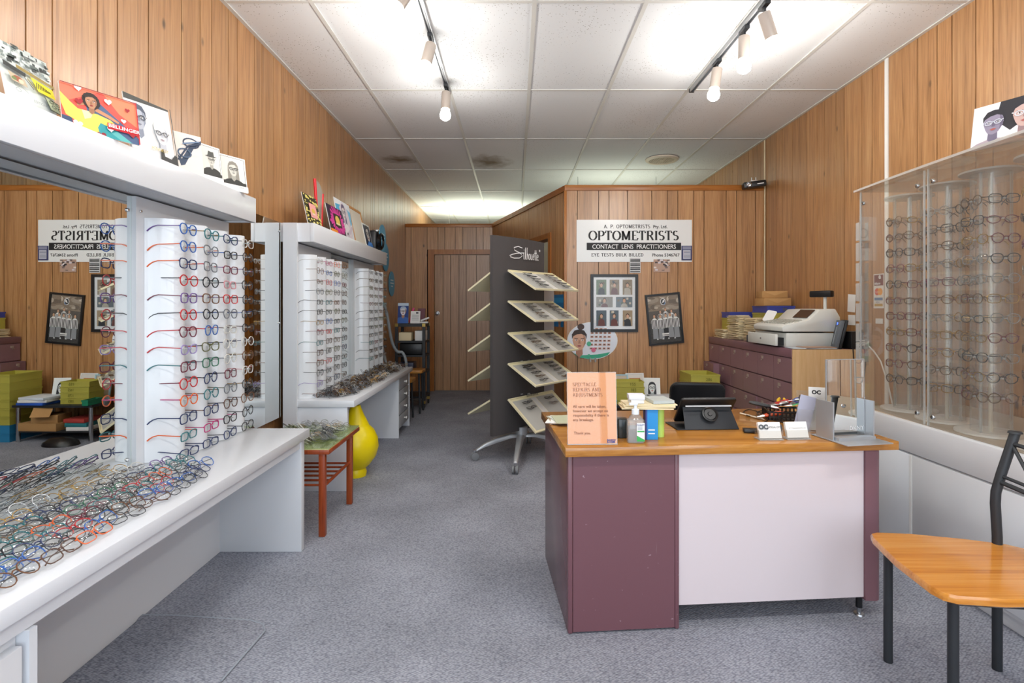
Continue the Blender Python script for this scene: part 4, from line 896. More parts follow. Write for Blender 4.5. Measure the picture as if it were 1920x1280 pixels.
stool('low honey-coloured stool with black legs beside the drawer end', -1.24, 5.95, .45)
stool('honey-coloured stool with black legs in front of the trolley', -1.2, 6.38, .5)
t = thing('vacuum_cleaner', 'vacuum cleaner with a grey ribbed hose standing by the rear wall', 'vacuum cleaner', (-1.45, 6.15, 0))
MB().prism(rrect(-.12, .12, -.18, .18, .05), .03, .28).build('body', BLACK, t, bevel=.03)
for y in (-.12, .12): MB().cyl((-.12, y, .04), (.12, y, .04), .04, n=14).build('wheel', BLACKM, t, smooth=True)
hp = [Vector(p) for p in ((-.06, .0, .28), (.02, -.05, .5), (-.03, -.12, .85), (-.08, -.15, 1.15), (-.06, -.1, 1.3), (0.0, -.02, 1.2), (.05, .05, .85), (.1, .1, .72), (.16, .12, .7), (.2, .12, .6), (.21, .12, .4))]
sm = []
for i in range(len(hp) - 1):
    for k in range(6):
        u = k / 6; p0, p1, p2, p3 = hp[max(i-1, 0)], hp[i], hp[i+1], hp[min(i+2, len(hp)-1)]
        sm.append(.5 * ((2*p1) + (p2-p0)*u + (2*p0-5*p1+4*p2-p3)*u*u + (3*p1-p0-3*p2+p3)*u**3))
MB().tube(sm, [.018 if k % 2 else .0155 for k in range(len(sm))], 8).build('hose', pm('hose_grey', '#8f979b', .45), t, smooth=True)
MB().cyl((.03, -.2, .02), (-.1, -.26, 1.1), .014, n=8).build('wand', CHROME, t, smooth=True)
# ================================================================ ROTATING DISPLAY STAND
SC = Vector((.052, 4.515, 0)); U = Vector((.626, .779, 0)); N = Vector((.779, -.626, 0))
st = thing('tray_display_stand', 'charcoal free-standing display tower on a silver castor base, with cream trays', 'display stand', SC)
P0 = Vector((-.161, 4.25, 0))
def pt(s, d, z): return P0 + U * s + N * d + Vector((0, 0, z))
# bowed board
prof = [(s, .03 * math.sin(math.pi * s / .68)) for s in [.68 * k / 10 for k in range(11)]]
b = MB(); pl = [(s, d) for s, d in prof] + [(s, d - .03) for s, d in prof[::-1]]
vs = [pt(s, d - .015, .215) for s, d in pl] + [pt(s, d - .015, 1.784) for s, d in pl]; n = len(pl)
b.add(vs, [(i, (i + 1) % n, n + (i + 1) % n, n + i) for i in range(n)] + [(k, n-1-k, n-2-k, k+1) for k in range(10)] + [(n+k, n+k+1, 2*n-2-k, 2*n-1-k) for k in range(10)])
b.build('tower_board', CHARC, st, world=True)
# white script logo
lg = MB(); th = .0075
def mono(pts): ribbon(lg, pts, lambda t: th)
mono([(.17,.105),(.10,.115),(.03,.10),(.04,.075),(.13,.055),(.17,.03),(.12,.006),(.03,.0),(-.03,.01)])
mono([(-.04,.02),(.0,.033),(.08,.05),(.2,.06)])
def lo(x, y=0): return [(x + p[0], y + p[1]) for p in ell(.013, .028, .013, .028, 10)] + [(x + .026, y + .028)]
x = .19
mono([(x,.06),(x+.004,.0),(x+.014,.0)]); mono([(x+.004,.085),(x+.008,.09)]); x += .026
mono([(x,.0),(x+.004,.1),(x+.014,.115),(x+.016,.1),(x+.008,.02),(x+.016,.0),(x+.024,.004)]); x += .032
mono([(x,.0),(x+.006,.115)]); mono([(x+.001,.02),(x+.012,.058),(x+.022,.05),(x+.022,.0)]); x += .034
mono(lo(x)); x += .036
mono([(x,.058),(x,.012),(x+.01,.0),(x+.022,.012),(x+.022,.058)]); mono([(x+.022,.058),(x+.024,.0)]); x += .036
mono([(x,.03),(x+.024,.034),(x+.022,.055),(x+.01,.058),(x,.035),(x+.004,.006),(x+.024,.004)]); x += .034
mono([(x+.006,.1),(x+.006,.01),(x+.016,.0)]); x += .02
mono([(x+.006,.1),(x+.006,.01),(x+.016,.0)]); mono([(x-.03,.07),(x+.02,.074)]); x += .022
mono([(x,.03),(x+.024,.034),(x+.022,.055),(x+.01,.058),(x,.035),(x+.004,.006),(x+.03,.006)])
mono([(x+.05+p[0],.1+p[1]) for p in ell(0,0,.008,.008,8)] + [(x+.058,.1)])
sx = .37 / (x + .05)
lg.v = [tuple(pt(.155 + (vx + .03) * sx, .034 + .004 * math.sin(math.pi * (.155 + vx * sx) / .68) - .004, 1.615 + vz * .85)) for vx, _, vz in lg.v]
lg.build('logo_lettering', WINK, st, world=True, smooth='keep')
# silver rear column
MB().add([pt(s, d, z) for z in (.2, 1.42) for s, d in ((.7, -.03), (.81, -.0), (.81, -.04), (.7, -.07))], [(0,1,2,3),(7,6,5,4),(0,4,5,1),(1,5,6,2),(2,6,7,3),(3,7,4,0)]).build('silver_post', SILVER, st, world=True)
MB().cyl(SC + Vector((0,0,.16)), SC + Vector((0,0,.24)), .05, n=20).build('hub', SILVER, st, smooth=True, world=True)
for i, (wx, wy) in enumerate(((0, 4.02), (-.324, 4.383), (.12, 4.93), (.47, 4.55))):
    w = Vector((wx, wy, 0)); d = (w - SC); L = d.length; d.normalize(); sd = Vector((-d.y, d.x, 0))
    sec = [(0, .175, .16, .04), (.25, .19, .155, .032), (.55, .165, .125, .026), (.8, .125, .098, .022), (.98, .085, .068, .018)]
    vs = []
    for u, zt, zb, hw in sec:
        c = SC + d * L * u
        vs += [c + sd*hw + Vector((0,0,zb)), c - sd*hw + Vector((0,0,zb)), c - sd*hw*.7 + Vector((0,0,zt)), c + sd*hw*.7 + Vector((0,0,zt))]
    fs = [(0,1,2,3)] + [(4*(len(sec)-1)+3, 4*(len(sec)-1)+2, 4*(len(sec)-1)+1, 4*(len(sec)-1))]
    for k in range(len(sec) - 1):
        for q in range(4): fs.append((4*k+q, 4*k+4+q, 4*k+4+(q+1)%4, 4*k+(q+1)%4))
    leg = MB().add(vs, fs).build('leg', SILVER, st, smooth=True, world=True, bevel=.006)
    cb = MB().cyl(w + Vector((0,0,.055)), w + Vector((0,0,.08)), .012, n=10).build('castor_stem', CHROME, leg, smooth=True); cb.data.transform(pmat(leg).inverted() @ Matrix.Identity(4))
    for q in (-1, 1):
        o = MB().tube([w + sd*q*.006 + Vector((0,0,.031)), w + sd*q*.008 + Vector((0,0,.031)), w + sd*q*.022 + Vector((0,0,.031)), w + sd*q*.025 + Vector((0,0,.031))], [.026, .031, .031, .02], 18).build('castor_wheel', pm('castor_grey', '#7d8084', .45), leg, smooth=True, world=True)
# trays
def tray(label, s0, s1, z, out, drop, side=1, seed=0):
    o = pt(s1 if side > 0 else s0, (.035 if side > 0 else -.035), z)
    ex = -U if side > 0 else U; ey = (N * out * side + Vector((0, 0, -drop))); Lh = ey.length; ey.normalize(); ez = ex.cross(ey)
    w = s1 - s0
    M = Matrix((ex, ey, ez)).transposed().to_4x4(); M.translation = o
    t = bpy.data.objects.new('spectacle_tray', None); COL.objects.link(t); t.empty_display_size = .05
    t.rotation_mode = 'XYZ'; t.matrix_world = M; t.location = o; t.rotation_euler = M.to_euler(); tag(t, label, 'tray', 'cream trays on the display tower')
    MB().box(0, w, 0, Lh, 0, .006).box(0, w, 0, .008, .006, .014).box(0, w, Lh - .008, Lh, .006, .014).box(0, .008, .008, Lh - .008, .006, .014).box(w - .008, w, .008, Lh - .008, .006, .014).build('tray_body', CREAM, t)
    MB().obox((w*.5, -.02, -.01), (.03, .06, .02)).build('hook', SILVER, t)
    g = pm('grey_tray_insert', '#b9b9b4', .5); gg = pm('pale_tray_insert', '#dcdcda', .5)
    MB().box(.03, w*.44, .03, Lh - .02, .0062, .0075).build('insert', g, t); MB().box(w*.56, w - .03, .03, Lh - .02, .0062, .0075).build('insert', g, t); MB().box(w*.45, w*.55, .03, Lh - .02, .0062, .007).build('insert', gg, t)
    return t, M, w, Lh
TN = ['topmost', 'second', 'third', 'fourth', 'lowest']
rnd = random.Random(31)
for k, z in enumerate((1.506, 1.263, 1.012, .77, .489)):
    t, M, w, Lh = tray('%s cream tray of spectacles on the sign-wall side of the tower' % TN[k], .115, .72, z, .275, .155 if k < 4 else .225, 1, k)
    if k == 4: text('Silhouette', .04, INK, t, w*.5, .018, .0145, rot=(0, 0, R(180)), shear=.4)
    for c in range(2):
        for r_ in range(5 if k < 4 else 2):
            cc = rnd.choice(['gunmetal', 'black', 'silver', 'bronze', 'black'])
            x = w * (.75 if c == 0 else .25); y = .06 + r_ * (Lh - .1) / 4.4
            lm = Matrix.Translation((x + rnd.uniform(-.01, .01), y, .022)) @ Euler((R(-62), 0, R(rnd.uniform(-6, 6)))).to_matrix().to_4x4()
            wm = M @ lm
            if k == 3 and c == 0 and r_ == 0:
                o = spectacles((0,0,0), (0,0,0), 'square', .002, 'black', 'black', 'dark sunglasses on the fourth tray of the tower', 'spectacles on the tower trays', folded=True, full=True)
                for ch in kids(o):
                    if ch.name.startswith('lens'): wear(ch, SUNL)
            else:
                o = spectacles((0,0,0), (0,0,0), rnd.choice(['oval', 'rect']), .0017, cc, cc, '%s rimmed spectacles on the %s tower tray, %s column, %s from the board' % (cc, TN[k], 'left' if c == 0 else 'right', ORD[r_]), 'spectacles on the tower trays', folded=True, full=False)
            o.location = wm.translation; o.rotation_euler = wm.to_euler()
for k, z in enumerate((1.506, 1.263, 1.012, .77, .50)):
    tray('%s cream tray on the aisle side of the tower' % TN[k], .03, .62, z, .275, .155, -1, k)
# ================================================================ ON THE SIGN PARTITION
t = card('shop_sign', 'white optometrists sign with black lettering on the panelled partition', 'sign', (.609, YP - .006, 1.67), 1.144, .418, (0, 0, 0), pm('sign_white', '#f0f2f1', .25), .005)
_, w_ = serif('A. P. OPTOMETRISTS', .034, INK, t, .5, -.0006, .335, thick=.19, thin=.10, track=.12); text('Pty. Ltd.', .043, INK, t, .83, -.0006, .335, bold=.0008)
serif('OPTOMETRISTS', .088, INK, t, .566, -.0006, .218, thick=.2, thin=.075, track=.055, sx=1.115)
MB().box(.100, 1.037, -.0008, 0, .117, .190).build('black_band', INK, t)
text('CONTACT  LENS  PRACTITIONERS', .062, WINK, t, .57, -.0014, .131, sx=.86, bold=.0006)
serif('EYE TESTS BULK BILLED', .031, INK, t, .405, -.0006, .055, thick=.19, thin=.10, track=.12, sx=1.05); text('Phone 5346767', .043, INK, t, .885, -.0006, .054, bold=.0008)
# framed 3 x 3 family photographs
def pframe(label, x, z, w, h, rot, fr=.028, mat=BLACK, glass=True):
    t = thing('picture_frame', label, 'picture frame', (x, YP - .022, z), rot)
    MB().box(fr * .8, w - fr * .8, .012, .018, fr * .8, h - fr * .8).build('backing', PAPER, t)
    MB().box(0, w, 0, .02, 0, fr).box(0, w, 0, .02, h - fr, h).box(0, fr, 0, .02, fr, h - fr).box(w - fr, w, 0, .02, fr, h - fr).build('frame', mat, t)
    if glass: MB().add([(fr, .006, fr), (w - fr, .006, fr), (w - fr, .006, h - fr), (fr, .006, h - fr)], [(0, 1, 2, 3)]).build('glass', ACRYL, t)
    return t
w, h = .47, .572
t = pframe('black frame with nine small family photographs on the partition', .747, .976, w, h, (0, 0, 0))
a = Art(w - .056, h - .056); a.rect('#eef0f2', 0, 0, 1, 1); rr = random.Random(4)
cells = [(.07,.66,.31,.95),(.39,.66,.62,.95),(.7,.66,.93,.95),(.07,.42,.46,.62),(.54,.42,.93,.62),(.07,.06,.31,.36),(.39,.06,.6,.36),(.7,.06,.93,.36)]
for i, (x0, y0, x1, y1) in enumerate(cells):
    a.rect(rr.choice(['#8a7a62', '#6d7f64', '#8e8a80', '#a08d72', '#5d6a72']), x0, y0, x1, y1)
    for k in range(5): cx = rr.uniform(x0+.02, x1-.06); cy = rr.uniform(y0+.02, y1-.05); a.rect(rr.choice(['#c9c2b2', '#4b5a44', '#73644e', '#b5a68c', '#394550']), cx, cy, cx + .05, cy + .04)
    cx = (x0+x1)/2; cy = y0 + (y1-y0)*.62; sh = rr.choice(['#3a4e70', '#2f3338', '#6a3f3a', '#b8b2a6'])
    a.p(sh, [(cx-.085, y0), (cx-.07, cy-.08), (cx-.03, cy-.05), (cx+.03, cy-.05), (cx+.07, cy-.08), (cx+.085, y0)])
    a.oval('#3d2b22', cx, cy+.012, .042, .046, 12); a.oval('#d1a88c', cx, cy, .033, .038, 12)
a.build('print', t, y=.0115, x0=.028, z0=.028)
# tilted team photograph
w, h = .345, .505
t = pframe('black tilted frame with a sports team photograph in striped jerseys', 1.325, .842, w, h, (0, R(-5.2), 0), fr=.02)
t.location = (1.33, YP - .022, .838)
a = Art(w - .04, h - .04); a.rect('#25221f', 0, 0, 1, 1); a.p('#8b7a68', [(0,.68),(1,.68),(1,1),(0,1)]); rr = random.Random(9)
for k in range(26): a.oval(rr.choice(['#a59684', '#c2b3a0', '#6e5f50', '#8a7866', '#d4c6b4']), rr.random(), rr.uniform(.7, 1), rr.uniform(.06, .15), rr.uniform(.02, .06), 10)
a.rect('#57504a', 0, .42, 1, .68)
a.oval('#e6e6e6', .5, .87, .09, .075); a.oval('#222222', .5, .87, .07, .06); a.p('#f2f2f2', [(.46,.84),(.54,.86),(.56,.92),(.5,.9)]); a.p('#5a86b8', [(.5,.79),(.58,.83),(.56,.86)])
def player(cx, cy, s, seat):
    a.p('#2a2a2c' if not seat else '#8f9296', [(cx-.08*s, cy-.40*s), (cx-.07*s, cy-.18*s), (cx+.07*s, cy-.18*s), (cx+.08*s, cy-.40*s)])
    a.p('#ececea', [(cx-.095*s, cy-.2*s), (cx-.09*s, cy-.04*s), (cx-.03*s, cy), (cx+.03*s, cy), (cx+.09*s, cy-.04*s), (cx+.095*s, cy-.2*s)])
    for q in (-.075, -.035, .005, .045): a.rect('#181818', cx + q*s, cy - .2*s, cx + (q+.022)*s, cy - .03*s)
    a.oval('#3a2a20', cx, cy + .045*s, .036*s, .036*s, 10); a.oval('#cfa284', cx, cy + .035*s, .031*s, .034*s, 10)
for cx, cy, s, st_ in ((.38,.62,1,0),(.55,.66,1,0),(.74,.62,1,0),(.17,.53,1.1,1),(.36,.52,1.1,1),(.54,.53,1.1,0),(.68,.54,1.1,1),(.86,.53,1.1,1)): player(cx, cy, s, st_)
a.rect('#e8e8e4', .38, .17, .6, .2); a.rect('#e8e8e4', .38, .14, .6, .155)
for cx in (.22, .4, .58, .78): a.p('#dcdcdc', [(cx-.03,.07),(cx+.03,.07),(cx,.11)])
a.build('print', t, y=.0115, x0=.02, z0=.02)
# taped photographs and notices
def snap(label, x0, z0, w, h, cols, seed, rz=0):
    t = card('taped_photo', label, 'photo', (x0, YP - .009, z0), w, h, (0, 0, 0), th=.0015); a = Art(w, h); rr = random.Random(seed); a.rect(cols[0], 0, 0, 1, 1)
    for k in range(30): x, y = rr.random(), rr.random(); a.rect(rr.choice(cols), x - .08, y - .06, x + .08, y + .06)
    a.build('print', t)
snap('striped fixture list taped below the optometrists sign', 1.135, 1.562, .108, .15, ['#dcdcdc', '#dcdcdc'], 1)
o = [c for c in bpy.data.objects if c.name.startswith('taped_photo')][-1]
a = Art(.108, .15); 
for k in range(7): a.rect('#2b2b2d', .05, .06 + .135*k, .95, .06 + .135*k + (.09 if k % 2 else .05))
a.build('print', o, y=-.0045)
snap('crowd photograph taped above the tilted team frame', 1.372, 1.57, .162, .125, ['#b99a88', '#e6ddd4', '#3a3136', '#7f6f6a', '#d9d2d8', '#594a4a'], 2)
snap('small schedule card taped over the sign corner', 1.648, 1.685, .105, .145, ['#3b3f6b', '#3b3f6b'], 3)
o = [c for c in bpy.data.objects if c.name.startswith('taped_photo')][-1]
a = Art(.105, .145); a.rect('#c9ccd8', .15, .1, .85, .7); a.rect('#8d90a8', .1, .75, .9, .95)
for k in range(6): a.rect('#6a6f88', .2, .15 + .09*k, .8, .18 + .09*k)
a.build('print', o, y=-.0045)
# oval eye-colour card with hooks
t = thing('eye_chart_card', 'white oval card with a woman\'s face and rows of eyes', 'poster', (.515, YP - .012, .70))
MB().prism(ell(.25, .19, .25, .185, 40), 0, .004, lambda x, y, z: (x, z, y)).build('board', PAPER, t)
a = Art(.5, .38)
a.p('#e8edf6', ell(.5, .5, .485, .47, 36)); a.p('#3fae8a', [(.12,.17),(.3,.12),(.6,.14),(.85,.2),(.8,.12),(.65,.05),(.45,.02),(.25,.06)])
a.face(.24, .5, .135, '#d7a78c', '#3b2a24', 'short', None, shirt='#d7a78c', shade='#b5836a', lips='#a8545a', asp=.5/.38, shoulders=False); a.oval('#4a3630', .27, .86, .07, .08)
for r_ in range(6):
    for c in range(5):
        if r_ == 0 and c == 0: continue
        x = .5 + c*.085 - r_*.005; y = .8 - r_*.1
        if (x - .5)**2/.2 + (y-.5)**2/.2 < 1: a.rect('#d9a892', x - .03, y - .026, x + .03, y + .026); a.oval('#4a3e48', x, y, .02, .016, 8)
a.oval('#57b893', .43, .42, .045, .06, 14); a.oval('#e0708c', .52, .26, .045, .06, 14); a.oval('#57b893', .43, .12, .03, .03, 10)
a.build('print', t, y=-.0002)
for x in (.22, .27):
    MB().box(x, x + .016, -.02, -.002, -.02, .02).build('hook', ACEDGE, t)
# small black projector on the capping
t = thing('security_camera', 'small black camera on the capping at the partition end', 'camera', (2.34, YP - .07, ZP - .015), (0, 0, R(-10)))
MB().obox((0, 0, .002), (.21, .1, .06), (0, R(-6), 0)).build('body', BLACK, t, bevel=.012); MB().lathe([(.026, 0), (.026, .015), (.02, .02), (.012, .012), (0, .012)], 16).xf(Matrix.Translation((-.06, -.05, -.004)) @ Matrix.Rotation(R(90), 4, 'X')).build('lens', CHROME, t, smooth=True)
MB().box(-.03, .03, -.02, .06, .03, .045).cyl((-.02, 0, .045), (-.02, 0, .075), .006, n=8).cyl((.02, 0, .045), (.02, 0, .075), .006, n=8).build('bracket', CHROME, t)
MB().obox((.05, -.0508, .005), (.06, .001, .008), (0, R(-6), 0)).build('maker_mark', WINK, t)
o = MB().tube([(XR - .012, YP - .012, CEIL - .01), (XR - .012, YP - .012, 2.5), (XR - .014, YP - .02, 2.4), (XR - .012, YP - .012, 1.3)], .007, 6).build('cable', pm('cream_cable', '#d9c9a4', .5)); tag(o, 'thin cream cable running down the corner by the sign partition', 'cable')
# hook, posters at the angled wall
def onang(s, z): return Vector((.508 + math.cos(ANG) * s, YP + math.sin(ANG) * s, z)) + Vector((-math.sin(ANG), math.cos(ANG), 0)) * .004
t = thing('wall_hook', 'white plastic hook beside the open doorway', 'hook', onang(.29, 1.40), (0, 0, ANG + math.pi)); MB().box(-.02, .02, 0, .006, 0, .05).obox((0, -.012, .008), (.014, .03, .012)).obox((0, -.024, .022), (.014, .008, .034)).build('hook_body', PAPER, t, bevel=.002)
t = card('blue_poster', 'blue poster with a face on the angled wall by the doorway', 'poster', onang(.33, 1.02), .28, .33, (0, 0, ANG + math.pi)); a = Art(.28, .33); a.rect('#1f78b4', 0, 0, 1, 1); a.rect('#2f97cf', 0, .75, 1, .9); a.face(.6, .3, .2, '#9a7864', '#211c20', 'short', None, shirt='#1b3550', asp=.85); a.build('print', t)
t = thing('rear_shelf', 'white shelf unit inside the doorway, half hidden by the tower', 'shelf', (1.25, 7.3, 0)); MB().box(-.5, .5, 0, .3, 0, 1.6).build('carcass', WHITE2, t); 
for k in range(4): MB().box(-.48, .48, -.004, -.001, .1 + .38*k, .42 + .38*k).build('shelf_opening', pm('shelf_shadow_board', '#6b6256', .8), t)  # flat dark sheets paint the shade of open shelves on a solid carcass
t = card('portrait_card', 'small portrait card of a dark-haired man beyond the doorway', 'poster', (.42, 6.35, 1.13), .17, .2, (0, 0, 0)); a = Art(.17, .2); a.rect('#efe9e2', 0, 0, 1, 1); a.face(.5, .6, .25, '#c99d84', '#1d1a1c', 'short', None, shirt='#e9e9ee', asp=.85); a.build('print', t)
boxo('low_cupboard', 'pale low cupboard beyond the doorway carrying a portrait card', 'cupboard', (.52, 6.45, 0), (.3, .3, 1.129), WHITE2)

# ================================================================ LOW TABLE BEHIND THE DESK
def crate(label, loc, size, mat, rz=0, num=None, group='plastic storage crates'):
    t = thing('storage_crate', label, 'crate', loc, (0, 0, R(rz)), group); x, y, z = [s / 2 for s in size]; h = size[2]; w = .004
    MB().box(-x, x, -y, y, 0, w).box(-x, x, -y, -y + w, w, h).box(-x, x, y - w, y, w, h).box(-x, -x + w, -y + w, y - w, w, h).box(x - w, x, -y + w, y - w, w, h).build('bin', mat, t)
    q = .004
    MB().box(-x - q, x + q, -y - q, -y, h - .014, h).box(-x - q, x + q, y, y + q, h - .014, h).box(-x - q, -x, -y, y, h - .014, h).box(x, x + q, -y, y, h - .014, h).build('rim', mat, t)
    if num: text(num, .038, pm('pencil_ink', '#6f7020', .7), t, .03, -y - .0045, h * .25)
    return t
lt = thing('low_table', 'low black-topped table with chrome legs behind the desk', 'table', (1.27, 5.14, 0))
MB().box(-.43, .29, -.2, .24, .315, .335).build('table_top', BLACKM, lt); MB().box(-.41, .27, -.18, .22, .085, .098).build('lower_shelf', BLACKM, lt)
for x in (-.4, .26):
    for y in (-.17, .21): MB().cyl((x, y, 0), (x, y, .315), .018, n=12).build('leg', CHROME, lt, smooth=True)
TT = .335
for k in range(4): crate('lime green crate on the low table, %s of its stack of four' % ['bottom', 'second up', 'third up', 'topmost'][k], (1.05 if k < 3 else 1.045, 5.1, TT + .001 + k * .052), (.26, .18, .05), GREENP, num='1%d5' % (8 - k))
crate('teal green crate on the low table beside the lime stack', (.885, 5.0, TT + .001), (.055, .16, .05), pm('teal_plastic', '#1d8a66', .45))
for k in range(3): boxo('book', ['blue book lying on the low table', 'white folder on the blue book', 'slim white booklet on top of the folder'][k], 'book', (1.39 - .01*k, 5.05, TT + .001 + .024*k), (.25, .24, .022), [pm('book_blue', '#2f5ec0', .4), PAPER, pm('booklet', '#dfe6ee', .5)][k], rz=[3, -4, 6][k])
boxo('carton', 'flat brown carton on the lower shelf of the low table', 'box', (1.34, 5.1, .099), (.36, .3, .07), CARD, 2); boxo('carton', 'brown carton with open flap stacked on the flat carton', 'box', (1.3, 5.06, .17), (.22, .2, .07), CARD, -8)
o = MB().obox((0, 0, .05), (.16, .004, .11), (R(-35), 0, 0)).build('carton_flap', CARD); o.parent = [q for q in bpy.data.objects if q.name.startswith('carton') and not q.name.startswith('carton_')][-1]; o.location = (0, -.13, .06)
for k in range(3): boxo('paperback', ['white paperback on the lower shelf', 'teal-spined paperback on the lower shelf', 'red-spined paperback on the lower shelf'][k], 'book', (1.0 + .01*k, 5.08, .099 + .036*k), (.2, .22, .034), [PAPER, pm('teal_book', '#2a7f86', .5), pm('red_book', '#b8433c', .5)][k], rz=4*k - 4)
o = MB().lathe([(0, .07), (.08, .06), (.12, .03), (.13, 0), (0, 0)], 14).build('black_bag', LEATHER, smooth=True); o.location = (1.05, 4.86, 0); o.scale = (1.2, .8, 1); tag(o, 'crumpled black bag on the carpet in front of the low table', 'bag')
def desk_frame(label, x, y, w, h, rz, mat, art):
    t = thing('photo_frame', label, 'picture frame', (x, y, TT + .001), (R(-12), 0, R(rz))); f = .012
    MB().box(f, w - f, .006, .012, f, h - f).build('backing', PAPER, t); MB().box(0, w, 0, .014, 0, f).box(0, w, 0, .014, h - f, h).box(0, f, 0, .014, f, h - f).box(w - f, w, 0, .014, f, h - f).build('frame', mat, t)
    a = Art(w - 2*f, h - 2*f); art(a); a.build('print', t, y=.0058, x0=f, z0=f)
def fam(a):
    a.rect('#e9e4dc', 0, 0, 1, 1); a.rect('#c98a62', .15, .1, .85, .85); a.rect('#d8e0e6', .4, .3, .8, .8); a.oval('#8d4f3a', .38, .45, .14, .2); a.oval('#c08066', .6, .5, .12, .18); a.rect('#9a3f34', .2, .1, .5, .35); a.rect('#5c3a44', .5, .1, .85, .4)
desk_frame('white family photo frame standing on the low table', 1.075, 5.27, .18, .25, 4, PAPER, fam)
desk_frame('pale blue photo frame behind the green crate', .93, 5.27, .16, .24, -3, pm('pale_blue', '#a9cfdb', .5), lambda a: (a.rect('#d8c9b4', 0, 0, 1, 1), a.oval('#b98a6e', .5, .5, .2, .25)))
t = card('portrait_card', 'black and white portrait card of a woman in glasses behind the desk', 'poster', (1.21, 5.13, TT + .001), .15, .225, (R(-12), 0, R(-6))); a = Art(.15, .225); a.rect('#eef2f0', 0, 0, 1, 1); a.face(.5, .58, .2, '#dfe3e0', '#20242a', 'long', '#14161a', shirt='#23262c', shade='#aab2b0', asp=.75); a.build('print', t)
# stack beside the cabinets
for k in range(8):
    blue = k < 2
    crate('%s crate in the floor stack beside the plum cabinets, %s' % ('blue' if blue else 'lime green', ORD[k] + ' from the floor'), (1.72, 5.12, .001 + k * .0765), (.26, .34, .075), pm('sky_blue_plastic', '#2f86b4', .45) if blue else GREENP, num=None if blue else ('286' if k == 7 else '2%d6' % k))

# office chair
t = thing('office_chair', 'black leather office chair behind the desk', 'chair', (1.13, 3.42, 0), (0, 0, R(-8)))
MB().prism(rrect(-.165, .165, 0, .34, .05, 5), -.03, .03, lambda x, y, z: (x, z + .05 - .1 * (y/.34), y + .42)).build('backrest', LEATHER, t, bevel=.018)
MB().prism(rrect(-.23, .23, -.02, .42, .07, 5), .36, .43).build('seat', LEATHER, t, bevel=.02)
MB().cyl((0, .2, .09), (0, .2, .36), .026, n=14).build('column', CHROME, t, smooth=True); MB().obox((0, .03, .4), (.07, .04, .14)).build('back_bracket', BLACK, t)
for k in range(5):
    an = R(72*k + 20); c, s = math.cos(an), math.sin(an)
    lg_ = MB().tube([(0, .2, .1), (.14*c, .2 + .14*s, .095), (.27*c, .2 + .27*s, .07)], [.022, .018, .013], 8).build('base_leg', BLACK, t, smooth=True)
    MB().cyl((.27*c - .015*s, .2 + .27*s + .015*c, .027), (.27*c + .015*s, .2 + .27*s - .015*c, .027), .027, n=14).build('castor', BLACK, lg_, smooth=True)

# ================================================================ PLUM FILING CABINETS
CX0, CY0, CY1, CH = 1.92, 3.785, 5.425, .93
cab = thing('filing_cabinet', 'long bank of plum steel file drawers with a tan end panel', 'cabinet', ((CX0 + XR)/2, (CY0+CY1)/2, 0))
MB().box(CX0 + .02, XR - .002, CY0 + .016, CY1, .0, CH - .062).build('carcass', PLUM, cab, world=True)
MB().box(CX0 - .004, XR - .002, CY0 + .016, CY1, CH - .06, CH).build('top_band', PLUM, cab, world=True, bevel=.002)
MB().box(CX0, XR - .002, CY0, CY0 + .015, 0, CH).build('end_panel', TANW, cab, world=True)
pitch = (CY1 - CY0 - .016) / 6; rows_z = [.695, .52, .345, .17]
LBL = pm('label_cream', '#a8968a', .6)
for c in range(6):
    ya = CY1 - (c + 1) * pitch; yb = CY1 - c * pitch
    for r_, z in enumerate(rows_z):
        out = {(0, 1): .055, (5, 2): .05, (3, 2): .012, (2, 3): .04, (4, 3): .03}.get((c, r_), 0)
        x = CX0 - out
        d = MB().box(x, CX0 + .03 if out == 0 else CX0 + .3, ya + .002, yb - .002, z + .004, z + .17).build('drawer', PLUM2, cab, world=True)
        im = pmat(cab).inverted()
        yc = yb - .09; lb = MB().box(x - .004, x, yc - .016, yc + .016, z + .13, z + .152).box(x - .009, x - .004, yc - .006, yc + .016, z + .118, z + .124); lb.xf(im).build('label_holder', LBL, d)
# things on the cabinets
def pile(label, x, y, n, seed, w=.11, d=.22, dz=.006):
    rnd = random.Random(seed); mb = MB()
    for k in range(n): mb.obox((rnd.uniform(-.012, .012), rnd.uniform(-.012, .012), dz * (k + .5)), (w, d, dz * .8), (R(rnd.uniform(-.8, .8)), R(rnd.uniform(-1.5, 1.5)), R(rnd.uniform(-7, 7))))
    o = mb.build('envelope_pile', MANILA); o.location = (x, y, CH + .003); return tag(o, label, 'envelopes', kind='stuff')
pile('low pile of manila envelopes at the far end of the cabinets', 2.0, 5.22, 13, 1); pile('tall pile of manila envelopes on the cabinets', 2.02, 4.95, 36, 2); pile('second tall pile of manila envelopes beside the cash register', 2.06, 4.68, 33, 3)
for k in range(2): crate('lime green crate under the blue crates on the cabinets, %s' % ['lower', 'middle'][k], (2.33, 4.95, CH + .002 + .091*k), (.24, .3, .09), GREENP)
crate('lime green crate marked 175 on the cabinets', (2.33, 4.95, CH + .186), (.24, .3, .055), GREENP, num='175'); crate('blue crate marked 58 on the cabinets', (2.33, 4.95, CH + .243), (.24, .3, .06), BLUEP, num='58')
crate('blue crate lying behind the envelope piles', (2.15, 5.28, CH + .19), (.24, .2, .055), BLUEP); crate('lime green crate under the far blue crate', (2.15, 5.28, CH + .002), (.24, .2, .186), GREENP)
